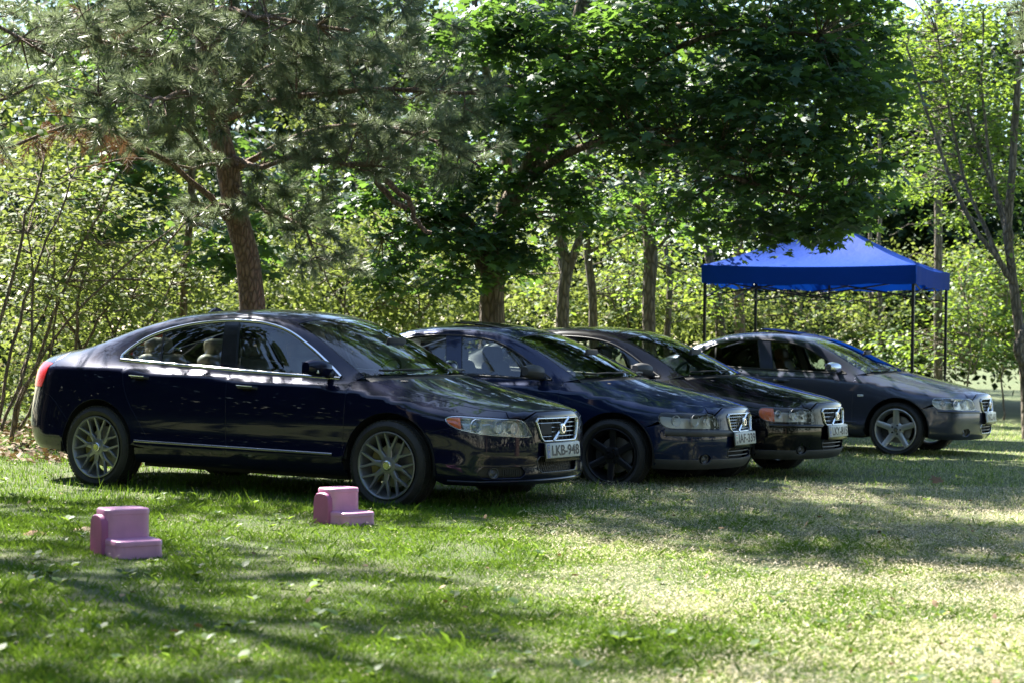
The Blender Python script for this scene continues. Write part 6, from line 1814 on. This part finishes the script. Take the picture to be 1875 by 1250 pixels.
# ------------------------------------------------------------------ grass
def grass(name, label, n, ylo, yhi, hmin, hmax, width, seg3=True, pw=1.0, tall=0.0, margin=1.2, straw=0.0):
    y = ylo + (yhi - ylo) * rng.random(n) ** pw
    x = (rng.random(n) * 2 - 1) * (y * .2706 + margin)
    # patchy density
    dn = .45 * vnoise(x, y, .9) + .35 * vnoise(x + 31, y, .28) + .2 * vnoise(x, y + 17, .1)
    k = rng.random(n) < np.clip((dn - .18) * 2.6, .12, 1)
    x, y = x[k], y[k]; n = len(x)
    dry = np.clip(.16 + .24 * (x + .1 * (y - 9)) + .8 * (vnoise(x + 7, y + 3, 1.1) - .5) + .5 * (vnoise(x, y, .3) - .5) + straw, .03, .85)
    # a lush strip in front of the cars
    z = gz_np(x, y)
    h = rng.uniform(hmin, hmax, n) * (.55 + .9 * vnoise(x + 50, y, .35)); 
    if tall: tl_ = rng.random(n) < tall; h[tl_] *= rng.uniform(1.6, 2.6, tl_.sum())
    isdry = rng.random(n) < dry
    h[isdry] *= .8
    az = rng.random(n) * 2 * math.pi; lean = rng.uniform(.15, .95, n); lean[isdry] += .35
    d = np.stack([np.cos(az), np.sin(az)], 1)
    w = width * rng.uniform(.7, 1.3, n); sd = np.stack([-d[:, 1], d[:, 0]], 1)
    # turn the blade's face roughly to any side
    b = np.stack([x, y, z - .004], 1)
    def pt(f, side, ww):
        hz = h * lean * f ** 1.8
        return np.stack([b[:, 0] + d[:, 0] * hz + sd[:, 0] * side * ww, b[:, 1] + d[:, 1] * hz + sd[:, 1] * side * ww, b[:, 2] + h * f * (1 - .35 * lean * f)], 1)
    if seg3:
        V = np.stack([pt(0, -1, w * .5), pt(0, 1, w * .5), pt(.6, 1, w * .42), pt(1, 0, w)], 1).reshape(-1, 3); kv = 4
        F = (np.arange(n)[:, None, None] * 4 + np.array([(0, 1, 2), (0, 2, 3)])[None]).reshape(-1, 3)
    else:
        V = np.stack([pt(0, -1, w * .55), pt(0, 1, w * .55), pt(1, 0, w)], 1).reshape(-1, 3); F = np.arange(3 * n).reshape(-1, 3); kv = 3
    r = np.where(isdry, rng.uniform(.62, 1.0, n), rng.uniform(0, .45, n))
    o = np_mesh(name, V, F, M['grass'], None, {"rnd": np.repeat(r, kv)}); tag(o, label, "grass", kind="stuff"); return o
grass("grass", "short patchy green and straw-coloured lawn grass", 430000, 5.6, 14.0, .016, .040, .0031, pw=1.15, tall=.025)
grass("grass", "lawn grass around and beyond the parked cars", 230000, 13.5, 32.0, .03, .07, .0075, seg3=False, pw=1.1, tall=.03)

# leaf litter under the shrubs at the left and tall dry grass beyond the thicket
n = 5000
x = rng.uniform(-8, -3.2, n); y = rng.uniform(17.5, 25, n)
nr = rand_unit(n); nr[:, 2] = np.abs(nr[:, 2]) + 1; nr /= np.linalg.norm(nr, axis=1)[:, None]
V, F, A = leaf_arrays(np.stack([x, y, gz_np(x, y) + rng.uniform(.01, .06, n)], 1), nr, rng.uniform(.05, .10, n), DIAM, DIAM_F)
o = np_mesh("leaf_litter", V, F, M['litter'], None, {"rnd": A}); tag(o, "brown fallen leaves under the shrubs behind the first car", "leaves", kind="stuff")
n = 60000
y = rng.uniform(31, 47, n); x = rng.uniform(-1, .35, n) * (y * .28 + 2); h = rng.uniform(.3, .9, n) * (.5 + vnoise(x, y, 1.5))
az = rng.random(n) * 6.283; d = np.stack([np.cos(az), np.sin(az)], 1); b = np.stack([x, y, gz_np(x, y)], 1)
w = .012
V = np.stack([b + np.stack([-d[:, 1] * w, d[:, 0] * w, 0 * x], 1), b + np.stack([d[:, 1] * w, -d[:, 0] * w, 0 * x], 1), b + np.stack([d[:, 0] * h * .35, d[:, 1] * h * .35, h], 1)], 1).reshape(-1, 3)
o = np_mesh("dry_grass", V, np.arange(3 * n).reshape(-1, 3), M['straw'], None, {"rnd": np.repeat(rng.random(n), 3)}); tag(o, "tall pale dry grass in the sun beyond the undergrowth", "grass", kind="stuff")

# flattened dry blades lying in the lawn
n = 560000
y = 5.6 + 11.5 * rng.random(n) ** 1.15; x = (rng.random(n) * 2 - 1) * (y * .2706 + 1.2)
dr = np.clip(-.02 + .34 * (x + .1 * (y - 9)) + .7 * (vnoise(x + 7, y + 3, 1.1) - .5) + .7 * (vnoise(x, y, .3) - .5), .01, .9)
k = rng.random(n) < dr; x, y = x[k], y[k]; n = len(x)
az = rng.random(n) * 6.283; L = rng.uniform(.010, .034, n); w = rng.uniform(.0012, .0024, n); d = np.stack([np.cos(az), np.sin(az), rng.uniform(-.25, .45, n)], 1)
sd = np.stack([-d[:, 1], d[:, 0], 0 * x], 1) * w[:, None]
b = np.stack([x, y, gz_np(x, y) + rng.uniform(.008, .045, n)], 1)
V = np.stack([b - sd * 1.3, b + sd * 1.3, b + d * L[:, None]], 1).reshape(-1, 3)
F = np.arange(3 * n).reshape(-1, 3)
o = np_mesh("dry_grass", V, F, M['thatch'], None, {"rnd": np.repeat(rng.random(n), 3)}); tag(o, "bleached straw lying flat among the lawn's green blades", "grass", kind="stuff")

# broad-leaved weeds and fallen leaves in the turf
P_, N_, S_, Y_ = [], [], [], []
for k in range(420):
    y = 5.8 + 12 * rng.random() ** 1.3; x = rng.uniform(-1, 1) * (y * .27 + .8); z = gz(x, y); r = rng.uniform(.03, .07)
    for q in range(rng.integers(4, 8)):
        a_ = rng.random() * 6.283; P_.append((x, y, z + .015)); N_.append((math.cos(a_) * -.45, math.sin(a_) * -.45, .9)); S_.append(r * rng.uniform(.7, 1.2)); Y_.append((math.cos(a_), math.sin(a_), .5))
N_ = np.array(N_); N_ /= np.linalg.norm(N_, axis=1)[:, None]
V, F, A = leaf_arrays(np.array(P_), N_, np.array(S_), OVAL, OVAL_F, np.array(Y_))
o = np_mesh("lawn_weeds", V, F, M['light_leaf'], None, {"rnd": A}); tag(o, "small broad-leaved weeds scattered through the lawn", "weeds", kind="stuff")
n = 90
y = 6 + 12 * rng.random(n) ** 1.2; x = rng.uniform(-1, 1, n) * (y * .27); nr = rand_unit(n); nr[:, 2] = np.abs(nr[:, 2]) + .6; nr /= np.linalg.norm(nr, axis=1)[:, None]
V, F, A = leaf_arrays(np.stack([x, y, gz_np(x, y) + .03], 1), nr, rng.uniform(.03, .06, n), OVAL, OVAL_F)
o = np_mesh("leaf_litter", V, F, M['litter'], None, {"rnd": A}); tag(o, "odd dry brown leaves lying about on the lawn", "leaves", kind="stuff")
